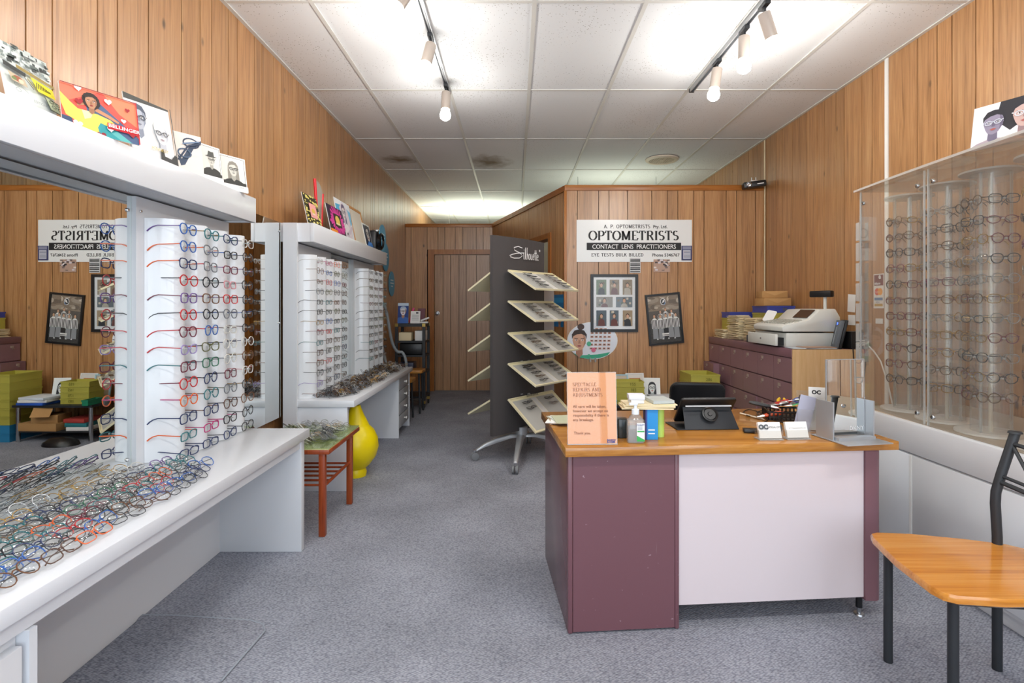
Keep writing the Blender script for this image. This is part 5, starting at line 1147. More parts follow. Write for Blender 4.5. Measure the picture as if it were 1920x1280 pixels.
def kraft(label, c, s, rz):
    t = thing('kraft_box', label, 'box', c, (0, 0, R(rz))); x, y, z = s[0]/2, s[1]/2, s[2]
    MB().box(-x, x, -y, y, 0, z).build('box_body', CARD, t, bevel=.002); MB().add([(-x, -y - .0008, z*.95), (x, -y - .0008, z*.95), (0, -y - .0008, z*.35)], [(0, 1, 2)]).build('flap', pm('kraft_flap', '#c89c66', .8), t)
kraft('lower small kraft cardboard box on the blue crate', (2.32, 4.93, CH + .305), (.25, .16, .068), 3); kraft('upper small kraft cardboard box on the stack', (2.31, 4.93, CH + .374), (.22, .14, .062), -4)
# cash register
RG = pm('register_grey', '#cfd2cd', .45); RG2 = pm('register_pale', '#dadcd6', .45)
t = thing('cash_register', 'pale grey cash register with an open drawer on the cabinets', 'cash register', (2.1, 4.2, CH))
MB().box(1.955, 2.33, 3.95, 4.46, CH + .004, CH + .105).build('drawer_box', RG, t, world=True, bevel=.004)
d = MB().box(1.885, 1.905, 3.97, 4.44, CH + .012, CH + .095).build('cash_drawer', RG2, t, world=True, bevel=.004)
im = pmat(t).inverted()
MB().box(1.905, 1.957, 3.985, 4.425, CH + .014, CH + .07).xf(im).build('drawer_tray', BLACK, d); MB().cyl((1.88, 4.2, CH + .055), (1.888, 4.2, CH + .055), .008, n=10).xf(im).build('lock', CHROME, d)
prof = [(1.93, .115), (1.925, .15), (1.95, .165), (2.12, .2), (2.2, .275), (2.31, .28), (2.345, .22), (2.345, .115)]
MB().prism(prof, 3.95, 4.43, lambda x, y, z: (x, z, CH + y)).build('body', RG2, t, world=True, bevel=.006)
keys = MB()
for i in range(4):
    for j in range(9): keys.obox((1.975 + i*.034, 4.0 + j*.045, CH + .173 + i*.0068), (.022, .03, .012), (0, R(-11.6), 0))
tag(keys.build('keys', pm('key_grey', '#b3b4ab', .5), t, world=True), kind='stuff')
MB().obox((2.158, 4.1, CH + .243), (.085, .2, .004), (0, R(-43), 0)).build('screen', pm('register_screen', '#3b2b25', .2), t, world=True)
MB().cyl((2.28, 4.03, CH + .27), (2.28, 4.03, CH + .37), .012, n=10).build('display_pole', RG, t, world=True, smooth=True); MB().obox((2.265, 4.05, CH + .39), (.045, .17, .048), (0, 0, R(25))).build('customer_display', BLACK, t, bevel=.008, world=True)
o = MB().prism(rrect(-.05, .05, 0, .1, .015), -.001, .001, lambda x, y, z: (x, z, y)).build('blank_card', PAPER); o.location = (2.02, 4.4, CH + .178); o.rotation_euler = (R(-30), R(8), R(-70)); tag(o, 'blank white card propped on the cash register', 'card')
boxo('pen_holder', 'small grey pen holder with papers at the cabinet edge', 'pen holder', (1.96, 4.56, CH + .002), (.05, .05, .06), pm('dark_grey', '#4b4d52', .5)); 
for k in range(2): boxo('magazine', ['open magazine at the near end of the cabinets', 'leaflet on the magazine at the cabinet end'][k], 'magazine', (2.08 + .04*k, 3.86, CH + .002 + .007*k), (.3 - .08*k, .13, .006), [pm('magazine_blue', '#b9c3cc', .4), pm('magazine_brown', '#a98a76', .4)][k], rz=[-3, 5][k])
t = thing('router', 'grey upright router with a blue light on the cabinets', 'router', (2.27, 3.9, CH + .002), (R(0), R(12), R(-20)))
MB().box(-.014, .014, -.075, .075, 0, .2).build('body', pm('router_grey', '#5d646b', .45), t, bevel=.004); MB().box(.016, .034, -.075, .075, 0, .21).build('back_body', BLACK, t, bevel=.004); MB().cyl((-.017, 0, .175), (-.013, 0, .175), .008, n=12).build('light', pm('blue_led', '#3a5cff', .4, emit='#3a5cff', es=3), t); MB().box(-.016, -.013, -.004, .004, .03, .15).build('strip', SILVER, t)
boxo('power_box', 'black power box beside the router', 'power supply', (2.38, 3.87, CH + .002), (.1, .1, .12), BLACK, 10, .006)
for k, (x, m_) in enumerate(((2.33, BLACK), (2.36, BLACK), (2.385, PAPER), (2.41, BLACK))):
    o = MB().tube([(x, 3.80, CH + .01), (x, 3.778, CH + .003), (x + .006, 3.776, CH - .1), (x - .008, 3.777, CH - .22)], .0035, 6).build('hanging_cable', m_, smooth=True); tag(o, '%s hanging down the tan end panel, %s from its wall side' % ('white cord' if m_ is PAPER else 'black cord', ORD[3 - k]), 'cord')
coil = [(2.42 + .045*math.cos(R(a_)), 3.82 + .02*math.sin(R(a_)), CH + .02 + .00004*a_) for a_ in range(0, 1080, 40)]
o = MB().tube(coil + [(2.44, 3.79, CH + .03), (2.45, 3.74, CH - .01), (2.455, 3.68, CH - .07), (2.46, 3.62, CH - .2), (2.46, 3.55, CH - .4), (2.46, 3.5, .012)], .005, 6).build('cable', pm('white_cable', '#e6e4dd', .5), smooth=True); tag(o, 'coiled white cable on the cabinets dropping beside the wall', 'cable')
# papers on the right wall
def rcard(name, label, cat, y, z, w, h, tilt=0): return card(name, label, cat, (XR - .004, y, z), w, h, (0, R(tilt), R(-90)), th=.0015)
rcard('receipt', 'curled till receipt pinned to the wall above the register', 'receipt', 4.09, 1.19, .09, .13, 4); rcard('note', 'small square note on the wall beneath the receipt', 'note', 4.08, 1.09, .085, .075)
t = rcard('card_sticker', 'maroon and white payment card sticker beside the white joint strip', 'sticker', 3.79, 1.215, .105, .235); a = Art(.105, .235); a.rect('#f2efe8', 0, 0, 1, 1); a.rect('#6e2430', .06, .66, .94, .97); a.oval('#e2502c', .36, .48, .24, .105); a.oval('#f0a02c', .64, .48, .24, .105); a.rect('#5a7fa8', .1, .23, .9, .31); a.rect('#c8a04a', .1, .06, .9, .13); a.build('print', t)
text('e', .05, WINK, t, .075, -.008, .2, bold=.002); text('eftpos', .024, WINK, t, .052, -.008, .162, bold=.0006); text('MasterCard', .012, WINK, t, .052, -.008, .108); text('VISA', .02, pm('visa_blue', '#2a4a86', .5), t, .052, -.008, .034, shear=.2)
rcard('wall_switch', 'cream switch plate on the wall behind the showcase', 'switch', 3.77, 1.11, .075, .035)
# ================================================================ RECEPTION DESK
DZ = .704; DA = R(4.56); DO = Vector((.185, 2.019, 0))
desk = thing('reception_desk', 'plum steel desk with a teak laminate top and pale pink front panel', 'desk', DO, (0, 0, DA))
DW, DD = 1.307, .70
MB().box(0, DW, 0, DD, DZ - .034, DZ).build('desk_top', DESKTOP, desk, bevel=.002)
PL1 = pm('plum_steel_gloss', '#6b4a52', .22)
def scratched():
    m = pm('plum_steel_scratched', '#734d55', .36); n, l, b = nt(m); g = n.new('ShaderNodeNewGeometry')
    no = n.new('ShaderNodeTexNoise'); no.inputs['Scale'].default_value = 60; no.inputs['Detail'].default_value = 2; l.new(g.outputs['Position'], no.inputs['Vector'])
    mp = n.new('ShaderNodeMapping'); mp.inputs['Rotation'].default_value = (0, R(35), 0); mp.inputs['Scale'].default_value = (90, 4, 5); l.new(g.outputs['Position'], mp.inputs[0])
    n2 = n.new('ShaderNodeTexNoise'); n2.inputs['Scale'].default_value = 1.0; l.new(mp.outputs[0], n2.inputs['Vector'])
    r1 = ramp(n, [(.74, '#734d55'), (.78, '#a08890')]); l.new(no.outputs['Fac'], r1.inputs[0])
    r2 = ramp(n, [(.74, (0, 0, 0)), (.78, (.35, .35, .35))]); l.new(n2.outputs['Fac'], r2.inputs[0])
    mx = n.new('ShaderNodeMix'); mx.data_type = 'RGBA'; mx.blend_type = 'SCREEN'; mx.inputs['Factor'].default_value = .5; l.new(r1.outputs[0], mx.inputs['A']); l.new(r2.outputs[0], mx.inputs['B']); l.new(mx.outputs['Result'], b.inputs['Base Color']); return m
PL2 = scratched()
MB().box(.014, .442, .05, .66, .002, DZ - .035).build('pedestal', PL1, desk, bevel=.004)
MB().box(.034, .424, .028, .05, .008, DZ - .036).build('pedestal_back', PL2, desk)
MB().box(.014, .033, .026, .052, .002, DZ - .036).build('pedestal_edge', PL2, desk, bevel=.005); MB().box(.425, .442, .026, .052, .002, DZ - .036).build('pedestal_edge', PL2, desk, bevel=.005)
MB().box(.444, 1.192, .04, .058, .085, DZ - .035).build('modesty_panel', PINKP, desk)
MB().prism([(1.193, .03)] + [(1.228 + .035*math.cos(R(a)), .06 + .035*math.sin(R(a))) for a in range(-90, 91, 15)] + [(1.228, .62), (1.193, .62)], .075, DZ - .035).build('leg_panel', PLUM, desk, smooth=True)
for y in (.07, .58):
    f = MB().cyl((1.195, y, .03), (1.195, y, .078), .012, n=12).build('foot', BLACK, desk, smooth=True)
    MB().cyl((1.195, y, .0), (1.195, y, .03), .008, n=10).build('foot_screw', STEEL, f, smooth=True); MB().lathe([(0, .008), (.018, .006), (.02, 0), (0, 0)], 14, (1.195, y, 0)).build('glide', STEEL, f, smooth=True)
def onD(px, py, z=DZ): Y = (H - z) * F / (py - 575); return Vector(((px - 966) / F * Y, Y, z + .001))
# orange notice in an acrylic stand
p = onD(1061, 839); t = thing('notice_stand', 'orange notice about spectacle repairs in a clear acrylic stand', 'notice', (.197, 2.062, DZ + .001), (R(-5), 0, R(2)))
ORG = pm('orange_paper', '#faa763', .6); w, h = .19, .27
MB().box(.002, w - .002, .0022, .003, .003, h).build('notice_sheet', ORG, t); MB().box(0, w, 0, .002, 0, h + .003).build('front_pane', ACRYL, t); MB().box(0, w, .0035, .0055, 0, h + .003).build('rear_pane', ACRYL, t)
MB().box(0, w, -.001, .0, 0, .004).build('pane_edge', ACEDGE, t)
MB().box(.0, w, .0055, .085, 0, .002).build('foot', ACRYL, t)
for k, s_ in enumerate(('SPECTACLE', 'REPAIRS AND', 'ADJUSTMENTS')): serif(s_, .0128, BROWNINK, t, .022, -.0012, .219 - k*.0195, thick=.1, thin=.055, track=.09, align='LEFT', ser=.07)
for k, s_ in enumerate(('All care will be taken,', 'however we accept no', 'responsibility if there is', 'any breakage.')): text(s_, .0145, BROWNINK, t, .022, -.0012, .138 - k*.0165, 'LEFT')
text('Thank you.', .0145, BROWNINK, t, .024, -.0012, .039, 'LEFT')
for k, s_ in enumerate(('BAUSCH', '& LOMB')): text(s_, .0085, pm('navy_ink', '#3a4f96', .6), t, .15, -.0012, .014 - k*.007, 'LEFT', bold=.0004)
# paper pile on the left edge
for k in range(5):
    o = boxo('loose_paper', ['lowest', 'second', 'third', 'fourth', 'topmost'][k] + ' sheet in the small paper pile on the desk edge', 'paper', (.205 + .006*k, 2.52 - .014*k, DZ + .0012 + .0032*k), (.11, .17, .003), [PAPER, pm('kraft_sheet', '#c9b394', .7), PAPER, pm('grey_sheet', '#c9ccc2', .6), pm('olive_sheet', '#b9bda0', .5)][k], rz=[-12, 8, -4, 14, 4][k], bev=0)
# sanitiser
t = thing('sanitiser_bottle', 'clear hand sanitiser pump bottle with a white and green label', 'bottle', (.462, 2.105, DZ + .001))
MB().prism(rrect(-.032, .032, -.02, .02, .01), .0, .088).build('bottle_body', GEL, t, bevel=.003); MB().prism(rrect(-.029, .029, -.017, .017, .008), .003, .062).build('gel', see_through('gel_fill', '#e3ebf2', .5, haze=.15), t)
MB().lathe([(.028, .088), (.022, .1), (.013, .108), (.013, .118)], 18).build('shoulder', GEL, t, smooth=True); MB().lathe([(.0145, .108), (.0145, .126), (.006, .13), (.006, .142), (0, .142)], 16).build('collar', pm('pump_white', '#e6ecf2', .4), t, smooth=True)
MB().obox((-.008, 0, .147), (.034, .012, .01)).build('pump_head', MAT['pump_white'], t, bevel=.003)
MB().box(.001, .031, -.0212, -.0205, .008, .078).build('bottle_label', PAPER, t); a = Art(.03, .07); a.rect('#3fae5a', .06, .5, .95, .58); a.p('#3fae5a', [(0,.1),(0,.32),(1,.08),(1,0),(0,0)]); 
for k in range(4): a.rect('#9aa4b2', .08, .63 + .07*k, .7, .66 + .07*k)
a.build('print', t, y=-.0213, x0=.001, z0=.008); text('CO GUARD', .0075, pm('navy_ink', '#3a4f96', .6), t, .016, -.0225, .069)
o = MB().prism(rrect(-.022, .022, -.022, .022, .01), 0, .075).build('pen_cup', pm('smoky_cup', '#2f3330', .2), bevel=.002); o.location = (.425, 2.19, DZ + .001); tag(o, 'smoky dark pen cup between the notice and sanitiser', 'cup')
t = thing('lens_solution_box', 'blue lens solution box behind the sanitiser bottle', 'box', (.535, 2.165, DZ + .001)); MB().box(-.024, .024, -.02, .02, 0, .118).build('carton', pm('cyan_blue', '#1f8fd6', .35), t); [MB().box(-.014, .012, -.0207, -.0201, z_, z_ + .004).build('print_line', WINK, t) for z_ in (.036, .022)]; MB().box(-.0245, -.018, -.0206, .0206, 0, .118).build('navy_edge', pm('navy_edge', '#2a3f8a', .4), t)
o = MB().cyl((0, 0, 0), (0, 0, .118), .02, n=20).build('green_tube', pm('pale_green', '#b9dd6a', .4), smooth=True); o.location = (.578, 2.2, DZ + .001); tag(o, 'pale green tube behind the blue box', 'tube')
for k in range(4): boxo('manila_envelope', ['lowest', 'second', 'third', 'topmost'][k] + ' manila envelope resting across the blue box', 'envelope', (.52 + .004*k, 2.19, DZ + .1205 + .005*k), (.20, .11, .0045), MANILA, rz=[-3, 2, -5, 1][k], bev=0)
boxo('lens_carton', 'lower small white lens carton on the manila envelopes', 'box', (.478, 2.17, DZ + .1415), (.052, .05, .015), PAPER, 4, .001); boxo('lens_carton', 'upper small white lens carton with grey print', 'box', (.478, 2.17, DZ + .157), (.062, .056, .019), pm('carton_white', '#e6e7ee', .45), -3, .001)
boxo('magazine', 'grey magazine resting on the manila envelopes', 'magazine', (.577, 2.2, DZ + .1415), (.085, .11, .012), pm('magazine_grey', '#b9c0bd', .35), 6, 0)
# tablet in a case
t = thing('tablet', 'tablet in a worn black folding case standing on the desk', 'tablet', (.83, 2.36, DZ + .001), (0, 0, R(3)))
sl = MB(); sl.prism(rrect(-.12, .12, 0, .17, .01), -.006, .006, lambda x, y, z: (x, .09 - y * .62 + z * .75, .012 + y * .68 + z * .6)); sl.build('tablet_back', BLACK, t, bevel=.002)
MB().prism([(-.115, -.06), (.118, -.06), (.1, .05), (-.105, .05)], 0, .006, lambda x, y, z: (x, y * .55 - .01 + z*.5, .001 + (y + .06) * .86 + z*.5)).build('case_flap', pm('worn_case', '#1c2026', .55), t, bevel=.001)
MB().lathe([(.034, 0), (.034, .004), (.028, .005), (.024, .001), (.01, .001), (.008, .005), (0, .005)], 24).xf(Matrix.Translation((.0, -.021, .062)) @ Matrix.Rotation(R(58), 4, 'X')).build('swivel_disc', pm('disc_black', '#101114', .3), t, smooth=True)
MB().box(-.15, .12, -.04, .11, 0, .004).build('case_base', BLACK, t, bevel=.001)
MB().obox((-.005, -.019, .096), (.2, .002, .006), (R(-32), 0, R(0))).build('worn_edge', pm('worn_white', '#b9bcc0', .7), t)
# cables and stylus
def wire(label, pts, r, mat, name='cable'):
    P = [Vector(p_) for p_ in pts]; sm = []
    for i in range(len(P) - 1):
        for k in range(5):
            u = k / 5; p0, p1, p2, p3 = P[max(i-1, 0)], P[i], P[i+1], P[min(i+2, len(P)-1)]
            sm.append(.5 * ((2*p1) + (p2-p0)*u + (2*p0-5*p1+4*p2-p3)*u*u + (3*p1-p0-3*p2+p3)*u**3))
    sm.append(P[-1]); o = MB().tube(sm, r, 6).build(name, mat, smooth=True, loc=P[0]); return tag(o, label, 'cable')
q = lambda px, py: onD(px, py) + Vector((0, 0, .003))
wire('thin black cable looping across the desk beside the tablet', [q(1480, 797), q(1440, 783), q(1405, 781), q(1394, 774), q(1405, 769), q(1425, 775), q(1440, 787), q(1428, 795)], .0022, BLACK); wire('thin black cable running from the tools to the desk edge', [q(1490, 780) , q(1450, 768), q(1428, 771), q(1420, 777), q(1450, 788), q(1490, 800)], .0022, BLACK)
a0, a1 = q(1388, 776), q(1434, 788); o = MB().tube([a0, a0.lerp(a1, .85), a1], [.004, .004, .001], 8).build('stylus', pm('cream_stylus', '#ddd2bd', .4), loc=a0, smooth=True); tag(o, 'cream stylus lying beside the tablet', 'stylus')
# tool basket
c = onD(1490, 785); c = Vector((1.285, 2.56, DZ + .001)); t = thing('tool_basket', 'black perforated basket of hand tools on the desk', 'basket', c, (0, 0, R(-12)))
bk = MB(); bk.box(-.105, .105, -.07, .07, 0, .003)
for x in [-.105 + .0175*k for k in range(13)]: bk.box(x - .003, x + .003, -.073, -.069, 0, .035).box(x - .003, x + .003, .069, .073, 0, .035)
for y in [-.07 + .0175*k for k in range(9)]: bk.box(-.108, -.104, y - .003, y + .003, 0, .035).box(.104, .108, y - .003, y + .003, 0, .035)
for z in (.012, .033): bk.box(-.108, .108, -.074, -.068, z, z + .007).box(-.108, .108, .068, .074, z, z + .007).box(-.109, -.103, -.07, .07, z, z + .007).box(.103, .109, -.07, .07, z, z + .007)
bk.build('basket_body', BLACK, t)
def plier(label, loc, rz, col, L=.13, tilt=8):
    t = thing('pliers', label, 'pliers', loc, (0, R(-tilt), R(rz)), 'hand tools in the basket'); hm = pm('handle_' + col.lstrip('#'), col, .4)
    MB().tube([(0, 0, 0), (.012, .002, 0), (.035, .004, 0)], [.003, .006, .008], 6).tube([(.0, 0, 0), (.012, -.002, 0), (.035, -.004, 0)], [.003, .006, .008], 6).build('jaws', STEEL, t, smooth=True)
    for s_ in (-1, 1): MB().tube([(.035, s_*.004, 0), (.06, s_*.012, 0), (.1, s_*.015, 0), (L, s_*.01, 0)], [.005, .007, .0075, .006], 8).build('handle', hm, t, smooth=True)
B = Vector((1.285, 2.56, DZ))
for lab, dx, dy, dz, rz, col in (('yellow-handled pliers on top of the tool basket', .03, -.05, .058, -25, '#e3c320'), ('second yellow-handled pliers pointing up in the basket', -.03, .03, .05, 62, '#e0b428'), ('orange-handled pliers beside the tool basket', -.17, -.03, .012, 8, '#d9542a'), ('green-handled pliers in the tool basket', -.03, .0, .055, -15, '#2f9a5c'),
                                  ('blue-handled pliers in the tool basket', .02, .04, .056, 40, '#3a55a8'), ('black-handled pliers lying in the tool basket', -.06, -.02, .05, 150, '#1d1d20'), ('red-handled pliers deep in the tool basket', -.08, .04, .05, 20, '#b3302c')): plier(lab, B + Vector((dx, dy, dz)), rz, col)
for k, (dx, dy, rz) in enumerate(((-.1, .02, 15), (-.07, -.03, -20), (-.02, .05, 5), (.04, 0, 60))):
    o = MB().tube([(0, 0, 0), (.07, 0, 0), (.075, 0, 0), (.12, 0, 0)], [.0015, .0015, .006, .005], 8).build('screwdriver', [STEEL, pm('amber_handle', '#c98a3a', .3), CHROME, BLACKM][k], smooth=True); o.location = B + Vector((dx, dy, .052 + .008*k)); o.rotation_euler = (0, R(-6), R(rz)); tag(o, ['steel', 'amber-handled', 'chrome', 'black'][k] + ' screwdriver across the tool basket', 'screwdriver', 'hand tools in the basket')
# red spray bottle
t = thing('spray_bottle', 'red spray bottle with a white pump beside the tools', 'bottle', (1.425, 2.6, DZ + .001)); MB().lathe([(0, 0), (.021, 0), (.022, .005), (.022, .075), (.019, .084), (.012, .088), (0, .088)], 20).build('bottle_body', pm('deep_red', '#a51f2c', .3), t, smooth=True); MB().lathe([(.014, .088), (.014, .108), (.008, .11), (.008, .13), (0, .131)], 16).build('pump', PAPER, t, smooth=True)
# brochure rack
t = thing('brochure_holder', 'clear holder of folded brochures behind the desk mirror', 'brochure holder', (1.255, 2.31, DZ + .001), (0, 0, R(-25)))
MB().box(-.06, .06, -.035, -.033, 0, .09).box(-.06, .06, .033, .035, 0, .16).box(-.06, -.058, -.033, .033, 0, .09).box(.058, .06, -.033, .033, 0, .09).build('holder', ACRYL, t); MB().obox((.02, .01, .09), (.07, .006, .18), (R(-6), 0, 0)).build('brochure', PAPER, t); MB().obox((-.03, -.012, .075), (.06, .012, .14), (R(-4), R(12), 0)).build('brochure', pm('lavender_paper', '#b9bcd2', .5), t)
text('OC', .022, INK, t, .012, -.014, .155, bold=.0012)
# card holders
def cards(label, x, y, rz, head):
    t = thing('card_holder', label, 'card holder', (x, y, DZ + .001), (0, 0, R(rz)))
    MB().obox((0, .012, .034), (.088, .012, .062), (R(-18), 0, 0)).build('card_stack', PAPER, t); MB().obox((0, -.002, .018), (.096, .002, .034), (R(-14), 0, 0)).build('front_lip', ACRYL, t); MB().box(-.048, .048, -.012, .04, 0, .0025).build('base', ACEDGE, t)
    for q_ in (-1, 1): MB().obox((q_*.048, .012, .02), (.002, .035, .036)).build('side', ACRYL, t)
    def put(o): o.rotation_euler = (R(90 - 18), 0, 0)
    if head:
        put(text('OC', .024, pm('logo_grey', '#4b5358', .5), t, -.026, .0025, .041, bold=.0016)); put(text('OPTICAL CITY', .0085, pm('logo_grey', '#4b5358', .5), t, .016, .0026, .045, bold=.0002))
    else:
        put(text('A. P. Optometrists Pty. Ltd.', .0062, pm('logo_grey', '#4b5358', .5), t, .0, .0025, .041))
cards('clear card holder with logo business cards', 1.0, 2.145, 2, True); cards('clear card holder with plain business cards beside the desk mirror', 1.112, 2.155, 5, False)
o = MB().lathe([(0, .012), (.02, .012), (.028, .008), (.03, 0), (0, 0)], 24).build('lens_gauge', pm('smoke_grey', '#565a5e', .25), smooth=True); o.location = (1.09, 2.3, DZ + .001); o.rotation_euler = (R(28), 0, 0); o.location.z += .014; tag(o, 'round smoky grey lens gauge behind the card holders', 'lens gauge')
boxo('mobile_phone', 'small black phone lying behind the logo cards', 'phone', (.985, 2.27, DZ + .001), (.075, .045, .014), BLACK, -14, .004)
# counter mirror
t = thing('desk_mirror', 'square table mirror in a silver stand at the desk corner', 'mirror', (1.315, 2.165, DZ + .001), (0, 0, R(11)))
MB().box(-.1, .1, -.11, .08, 0, .004).build('base_plate', SILVER, t, bevel=.001); MB().box(-.085, .08, -.05, -.02, .004, .016).build('ledge', SILVER, t)
for q_ in (-1, 1): MB().box(q_*.091 - .003, q_*.091 + .003, -.03, .06, .004, .15).build('side_wing', SILVER, t)
mr = Matrix.Translation((0, .01, .012)) @ Matrix.Rotation(R(-.5), 4, 'X')
MB().box(-.088, .088, .001, .006, 0, .3).xf(mr).build('mirror_back', SILVER, t); MB().add([(-.085, 0, .002), (.085, 0, .002), (.085, 0, .297), (-.085, 0, .297)], [(0, 1, 2, 3)]).xf(mr).build('mirror_glass', MIRROR, t)
o = text('DKNY', .024, WINK, t, .05, .0, .0); o.matrix_local = mr @ Matrix.Translation((.048, -.0008, .018)) @ Matrix.Rotation(R(90), 4, 'X')
# ================================================================ TIMBER-SEATED CHAIR
A_, C_ = Vector((1.288, 1.892, 0)), Vector((1.628, 1.85, 0)); e1 = (C_ - A_).normalized(); e2 = Vector((e1.y, -e1.x, 0))     # e1: towards the back, e2: towards the camera
ch = thing('dining_chair', 'black tubular chair with a varnished timber seat in the right foreground', 'chair', (1.45, 1.7, 0))
WD = .335; L1 = (C_ - A_).length
def cp(u, v, z): return A_ + e1 * u + e2 * v + Vector((0, 0, z))
def cpt(pts): return [cp(*p) for p in pts]
out = [(-.05, -.0), (-.04, -.035), (-.015, -.05), (.1, -.052), (.25, -.03), (.37, .0), (.405, .03), (.41, .17), (.405, .305), (.37, .335), (.25, .365), (.1, .387), (-.02, .385), (-.048, .37), (-.06, .335), (-.066, .17)]
seat = MB(); n = len(out)
for k, (z, s_) in enumerate(((.397, .95), (.404, .995), (.418, 1.0), (.426, .985))):
    for u, v in out: seat.v.append(tuple(cp(.165 + (u - .165)*s_, .1675 + (v - .1675)*s_, z)))
for k in range(3):
    for i in range(n): seat.f.append((k*n+i, k*n+(i+1)%n, (k+1)*n+(i+1)%n, (k+1)*n+i)); seat.mi.append(0)
seat.f.append(tuple(range(n-1, -1, -1))); seat.mi.append(0); seat.f.append(tuple(3*n + i for i in range(n))); seat.mi.append(0)
seat.build('seat', PINE, ch, smooth=True, world=True)
for v in (0, WD):
    MB().cyl(cp(0, v, .001), cp(0, v, .398), .014, n=14).build('front_leg', BLACKM, ch, smooth=True, world=True)
    MB().tube(cpt([(L1, v, .001), (L1, v, .45), (L1 - .006, v, .56), (L1 - .004, v, .60), (L1 + .012, v, .66), (L1 + .055, v, .80)]), .0145, 14).build('rear_post', BLACKM, ch, smooth=True, world=True)
    MB().lathe([(0, .007), (.018, .006), (.021, 0), (0, -.003)], 16, tuple(cp(L1 + .055, v, .80))).build('post_cap', BLACKM, ch, smooth=True, world=True)
    MB().cyl(cp(0, v, .385), cp(L1, v, .385), .009, n=8).build('side_rail', BLACKM, ch, smooth=True, world=True)
for u in (0, L1): MB().cyl(cp(u, 0, .385), cp(u, WD, .385), .009, n=8).build('cross_rail', BLACKM, ch, smooth=True, world=True)
for z0, u0, z1, u1, r_ in ((.765, .045, .765, .045, .007), (.655, .012, .655, .012, .006), (.635, .006, .635, .006, .008)): MB().cyl(cp(L1 + u0, .0, z0), cp(L1 + u1, WD, z1), r_, n=8).build('back_rung', BLACKM, ch, smooth=True, world=True)
for a_, b_ in (((L1 + .043, .01, .755), (L1 + .008, .16, .645)), ((L1 + .043, WD - .01, .755), (L1 + .008, .175, .645))): MB().cyl(cp(*a_), cp(*b_), .006, n=8).build('back_brace', BLACKM, ch, smooth=True, world=True)

# ================================================================ ACRYLIC SHOWCASE
SX, SY0, SY1, SZ, ST = 1.855, 1.2, 3.03, .68, 1.865
base = thing('showcase_base', 'white laminate cabinet carrying the clear spectacle showcase', 'cabinet', ((SX + XR)/2, (SY0+SY1)/2, 0))
SW = pm('showcase_white', '#dfe1e4', .3)
MB().box(SX + .012, XR - .002, SY0, SY1, .06, .533).build('carcass', SW, base, world=True); MB().box(SX + .03, XR - .002, SY0, SY1, .001, .06).build('plinth', SW, base, world=True)
MB().box(SX, XR - .002, SY0, SY1, .538, SZ).build('fascia', SW, base, world=True, bevel=.004)
for y0, y1 in ((1.2, 1.955), (1.96, 2.56), (2.58, 3.03)): MB().box(SX, SX + .012, y0, y1, .08, .53).build('door', SW, base, world=True, bevel=.002)
MB().box(SX - .001, SX + .012, 2.562, 2.578, .08, .53).build('divider', PAPER, base, world=True)
MB().box(SX + .03, XR - .003, SY0 + .01, SY1 - .01, SZ, SZ + .002).build('ledge', pm('ledge_beige', '#b9a994', .5), base, world=True)
sc_ = thing('acrylic_showcase', 'clear acrylic showcase enclosing rotating spectacle columns', 'showcase', ((SX + XR)/2, (SY0+SY1)/2, SZ))
xf = lambda y: SX + .02 + .03 * ((y - 2.1) / .9) ** 2        # gently bowed front
ysq = [SY0 + (SY1 - SY0) * k / 12 for k in range(13)]
top = [(xf(y) - .035, y) for y in ysq] + [(XR - .003, SY1), (XR - .003, SY0)]
MB().prism(top, ST - .008, ST).build('top_panel', see_through('smoky_acrylic', '#f6f2ea', 1.2, haze=.16), sc_, world=True)
ef = MB()
for (xa, ya), (xb, yb) in zip(top[:12], top[1:13]): ef.add([(xa - .001, ya, ST - .01), (xb - .001, yb, ST - .01), (xb - .001, yb, ST + .001), (xa - .001, ya, ST + .001)], [(0, 1, 2, 3)])
ef.build('top_edge', see_through('acrylic_lip', '#efe9dc', 1.2, .2, haze=.4), sc_, world=True)
for a0_, a1_ in ((SY0, 1.78), (1.80, 2.50), (2.52, SY1)):
    yy = [a0_ + (a1_ - a0_) * k / 5 for k in range(6)]; pn = [(xf(y), y) for y in yy] + [(xf(y) + .005, y) for y in yy[::-1]]
    d = MB().prism(pn, SZ + .003, ST - .012).build('front_door', ACRYL, sc_, world=True)
    for y in (a0_ + .002, a1_ - .002): MB().box(xf(y) - .001, xf(y) + .006, y - .003, y + .003, SZ + .004, ST - .013).xf(pmat(sc_).inverted()).build('door_edge', ACEDGE, d)
    for z in (SZ + .05, ST - .075):
        for y in (a0_ + .04, a1_ - .04): MB().lathe([(0, .012), (.009, .01), (.011, .004), (.011, 0)], 12).xf(pmat(sc_).inverted() @ Matrix.Translation((xf(y), y, z)) @ Matrix.Rotation(R(-90), 4, 'Y')).build('stud', CHROME, d, smooth=True)
MB().box(xf(SY1) + .006, XR - .003, SY1 - .006, SY1 - .001, SZ + .003, ST - .009).build('end_panel', ACRYL, sc_, world=True); MB().box(xf(SY1) - .001, xf(SY1) + .006, SY1 - .008, SY1, SZ + .003, ST - .009).build('end_edge', ACEDGE, sc_, world=True)
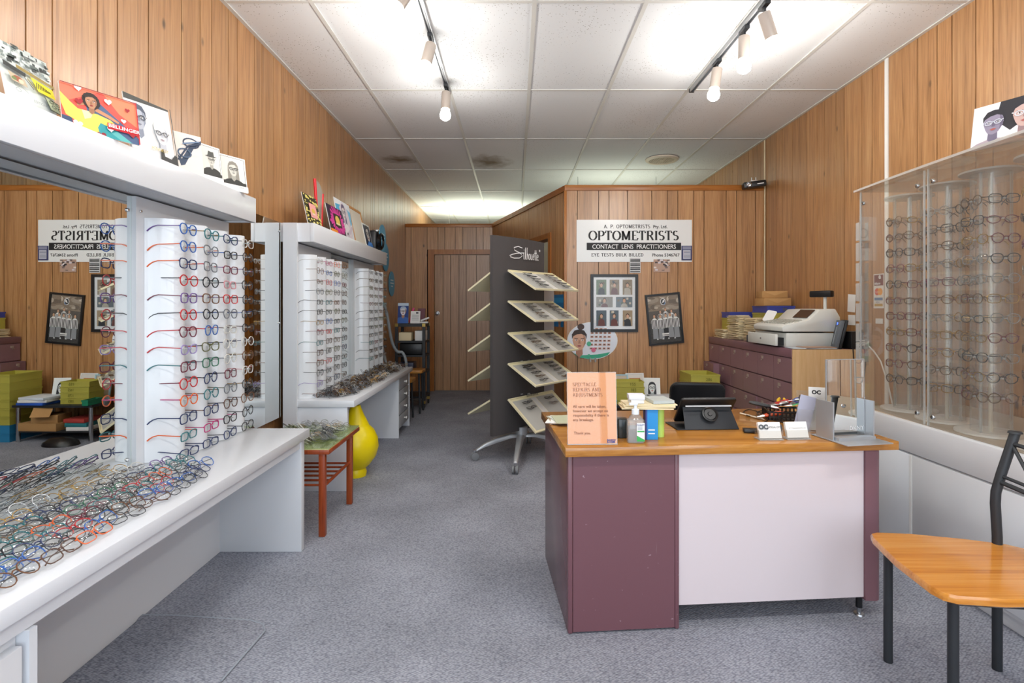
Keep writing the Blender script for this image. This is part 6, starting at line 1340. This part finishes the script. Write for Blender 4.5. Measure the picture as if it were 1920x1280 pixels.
# clear comb strip fixed to the end panel
t = thing('acrylic_comb', 'clear acrylic comb of stacked cells at the far end of the showcase', 'display strip', (1.93, SY1 + .002, .9))
MB().box(-.028, .028, -.0005, .0, 0, .82).build('backing', ACRYL, t)
for k in range(7): MB().box(-.026, .026, .001, .03, .02 + k*.112, .022 + k*.112).box(-.026, -.024, .001, .03, .022 + k*.112, .12 + k*.112).box(.024, .026, .001, .03, .022 + k*.112, .12 + k*.112).build('cell', ACEDGE, t)
DISC = pm('disc_white', '#e6e3dc', .35)
rnd = random.Random(77); hid = SpecStuff()
for i, (cx, cy) in enumerate(((2.077, 2.89), (2.065, 2.62), (2.04, 2.35), (2.04, 2.08), (2.04, 1.8))):
    nm = ['farthest', 'second farthest', 'middle', 'fourth', 'nearest'][i]
    t = thing('spectacle_carousel', '%s rotating clear spectacle column in the showcase' % nm, 'display rack', (cx, cy, SZ + .003))
    hh = ST - SZ - .07
    MB().lathe([(0, 0), (.126, 0), (.126, .008), (0, .008)], 36).build('base_disc', DISC, t); MB().lathe([(.0, hh), (.11, hh), (.11, hh + .008), (0, hh + .008)], 36).build('top_disc', ACEDGE, t)
    MB().lathe([(.07, .009), (.07, hh - .001)], 28).build('outer_tube', ACTUBE, t, smooth=True)
    MB().cyl((0, 0, .008), (0, 0, hh), .008, n=10).build('spindle', pm('spindle_cream', '#d9d0bd', .4), t, smooth=True)
    for k in range(3): an = R(k*120 + 40*i); MB().box(-.004, .004, -.004, .004, .009, hh - .002).xf(Matrix.Translation((.066*math.cos(an), .066*math.sin(an), 0))).build('rib', ACEDGE, t)
    pg = MB()
    rowsn = 11 if i < 3 else 9
    for k in range(rowsn):
        z = hh - .14 - k * (hh - .2) / rowsn
        for j in range(3 if i < 3 else 2):
            an = 185 + j * 75 - 75 + 25 * (i % 2) + rnd.uniform(-6, 6); c, s_ = math.cos(R(an)), math.sin(R(an))
            col = rnd.choice(['gold', 'gunmetal', 'silver', 'bronze', 'bronze', 'black', 'burgundy', 'gold'])
            if i > 2:
                hid.put((cx + .082*c, cy + .082*s_, SZ + z), (0, 0, R(an + 90)), 'oval', .0015, col, False, .118); continue
            spectacles((cx + .082*c, cy + .082*s_, SZ + z), (R(rnd.uniform(-3, 3)), R(rnd.uniform(-2, 2)), R(an + 90)), rnd.choice(['round', 'oval', 'panto', 'square']), .0019, col, col,
                       '%s spectacles in the showcase, %s column, %s row down, on its %s side' % (col, nm, ORD[k], ['far', 'aisle', 'near'][j]), 'spectacles in the clear showcase', full=True, tl=.118, scale=.96)
            pg.obox((.079*c, .079*s_, z + .018), (.016, .01, .006), (0, 0, R(an)))
    tag(pg.build('pegs', ACEDGE, t), kind='stuff')
hid.build('showcase_spectacles', 'wire spectacles on the nearest two columns of the clear showcase', (2.1, 1.9, SZ + .01))
# card on the showcase
t = card('advertising_card', 'card of two dark-haired models in glasses on the showcase top', 'poster', (1.885, 2.27, ST + .001), .26, .185, (R(-10), 0, R(-66))); a = Art(.26, .185); A6 = .26/.185; a.rect('#eceaf0', 0, 0, 1, 1); a.p('#1c1a22', [(.35,1),(1,1),(1,.3),(.8,.2),(.7,.5),(.5,.3),(.3,.6)])
a.face(.28, .55, .13, '#8e8599', '#1a1822', 'short', '#c9ccd6', shirt='#a89aa4', shade='#6b6379', asp=A6); a.face(.68, .6, .15, '#c4a49c', '#1a1822', 'short', '#d4d6dc', shirt='#c0a29c', shade='#93777a', asp=A6); a.build('print', t)
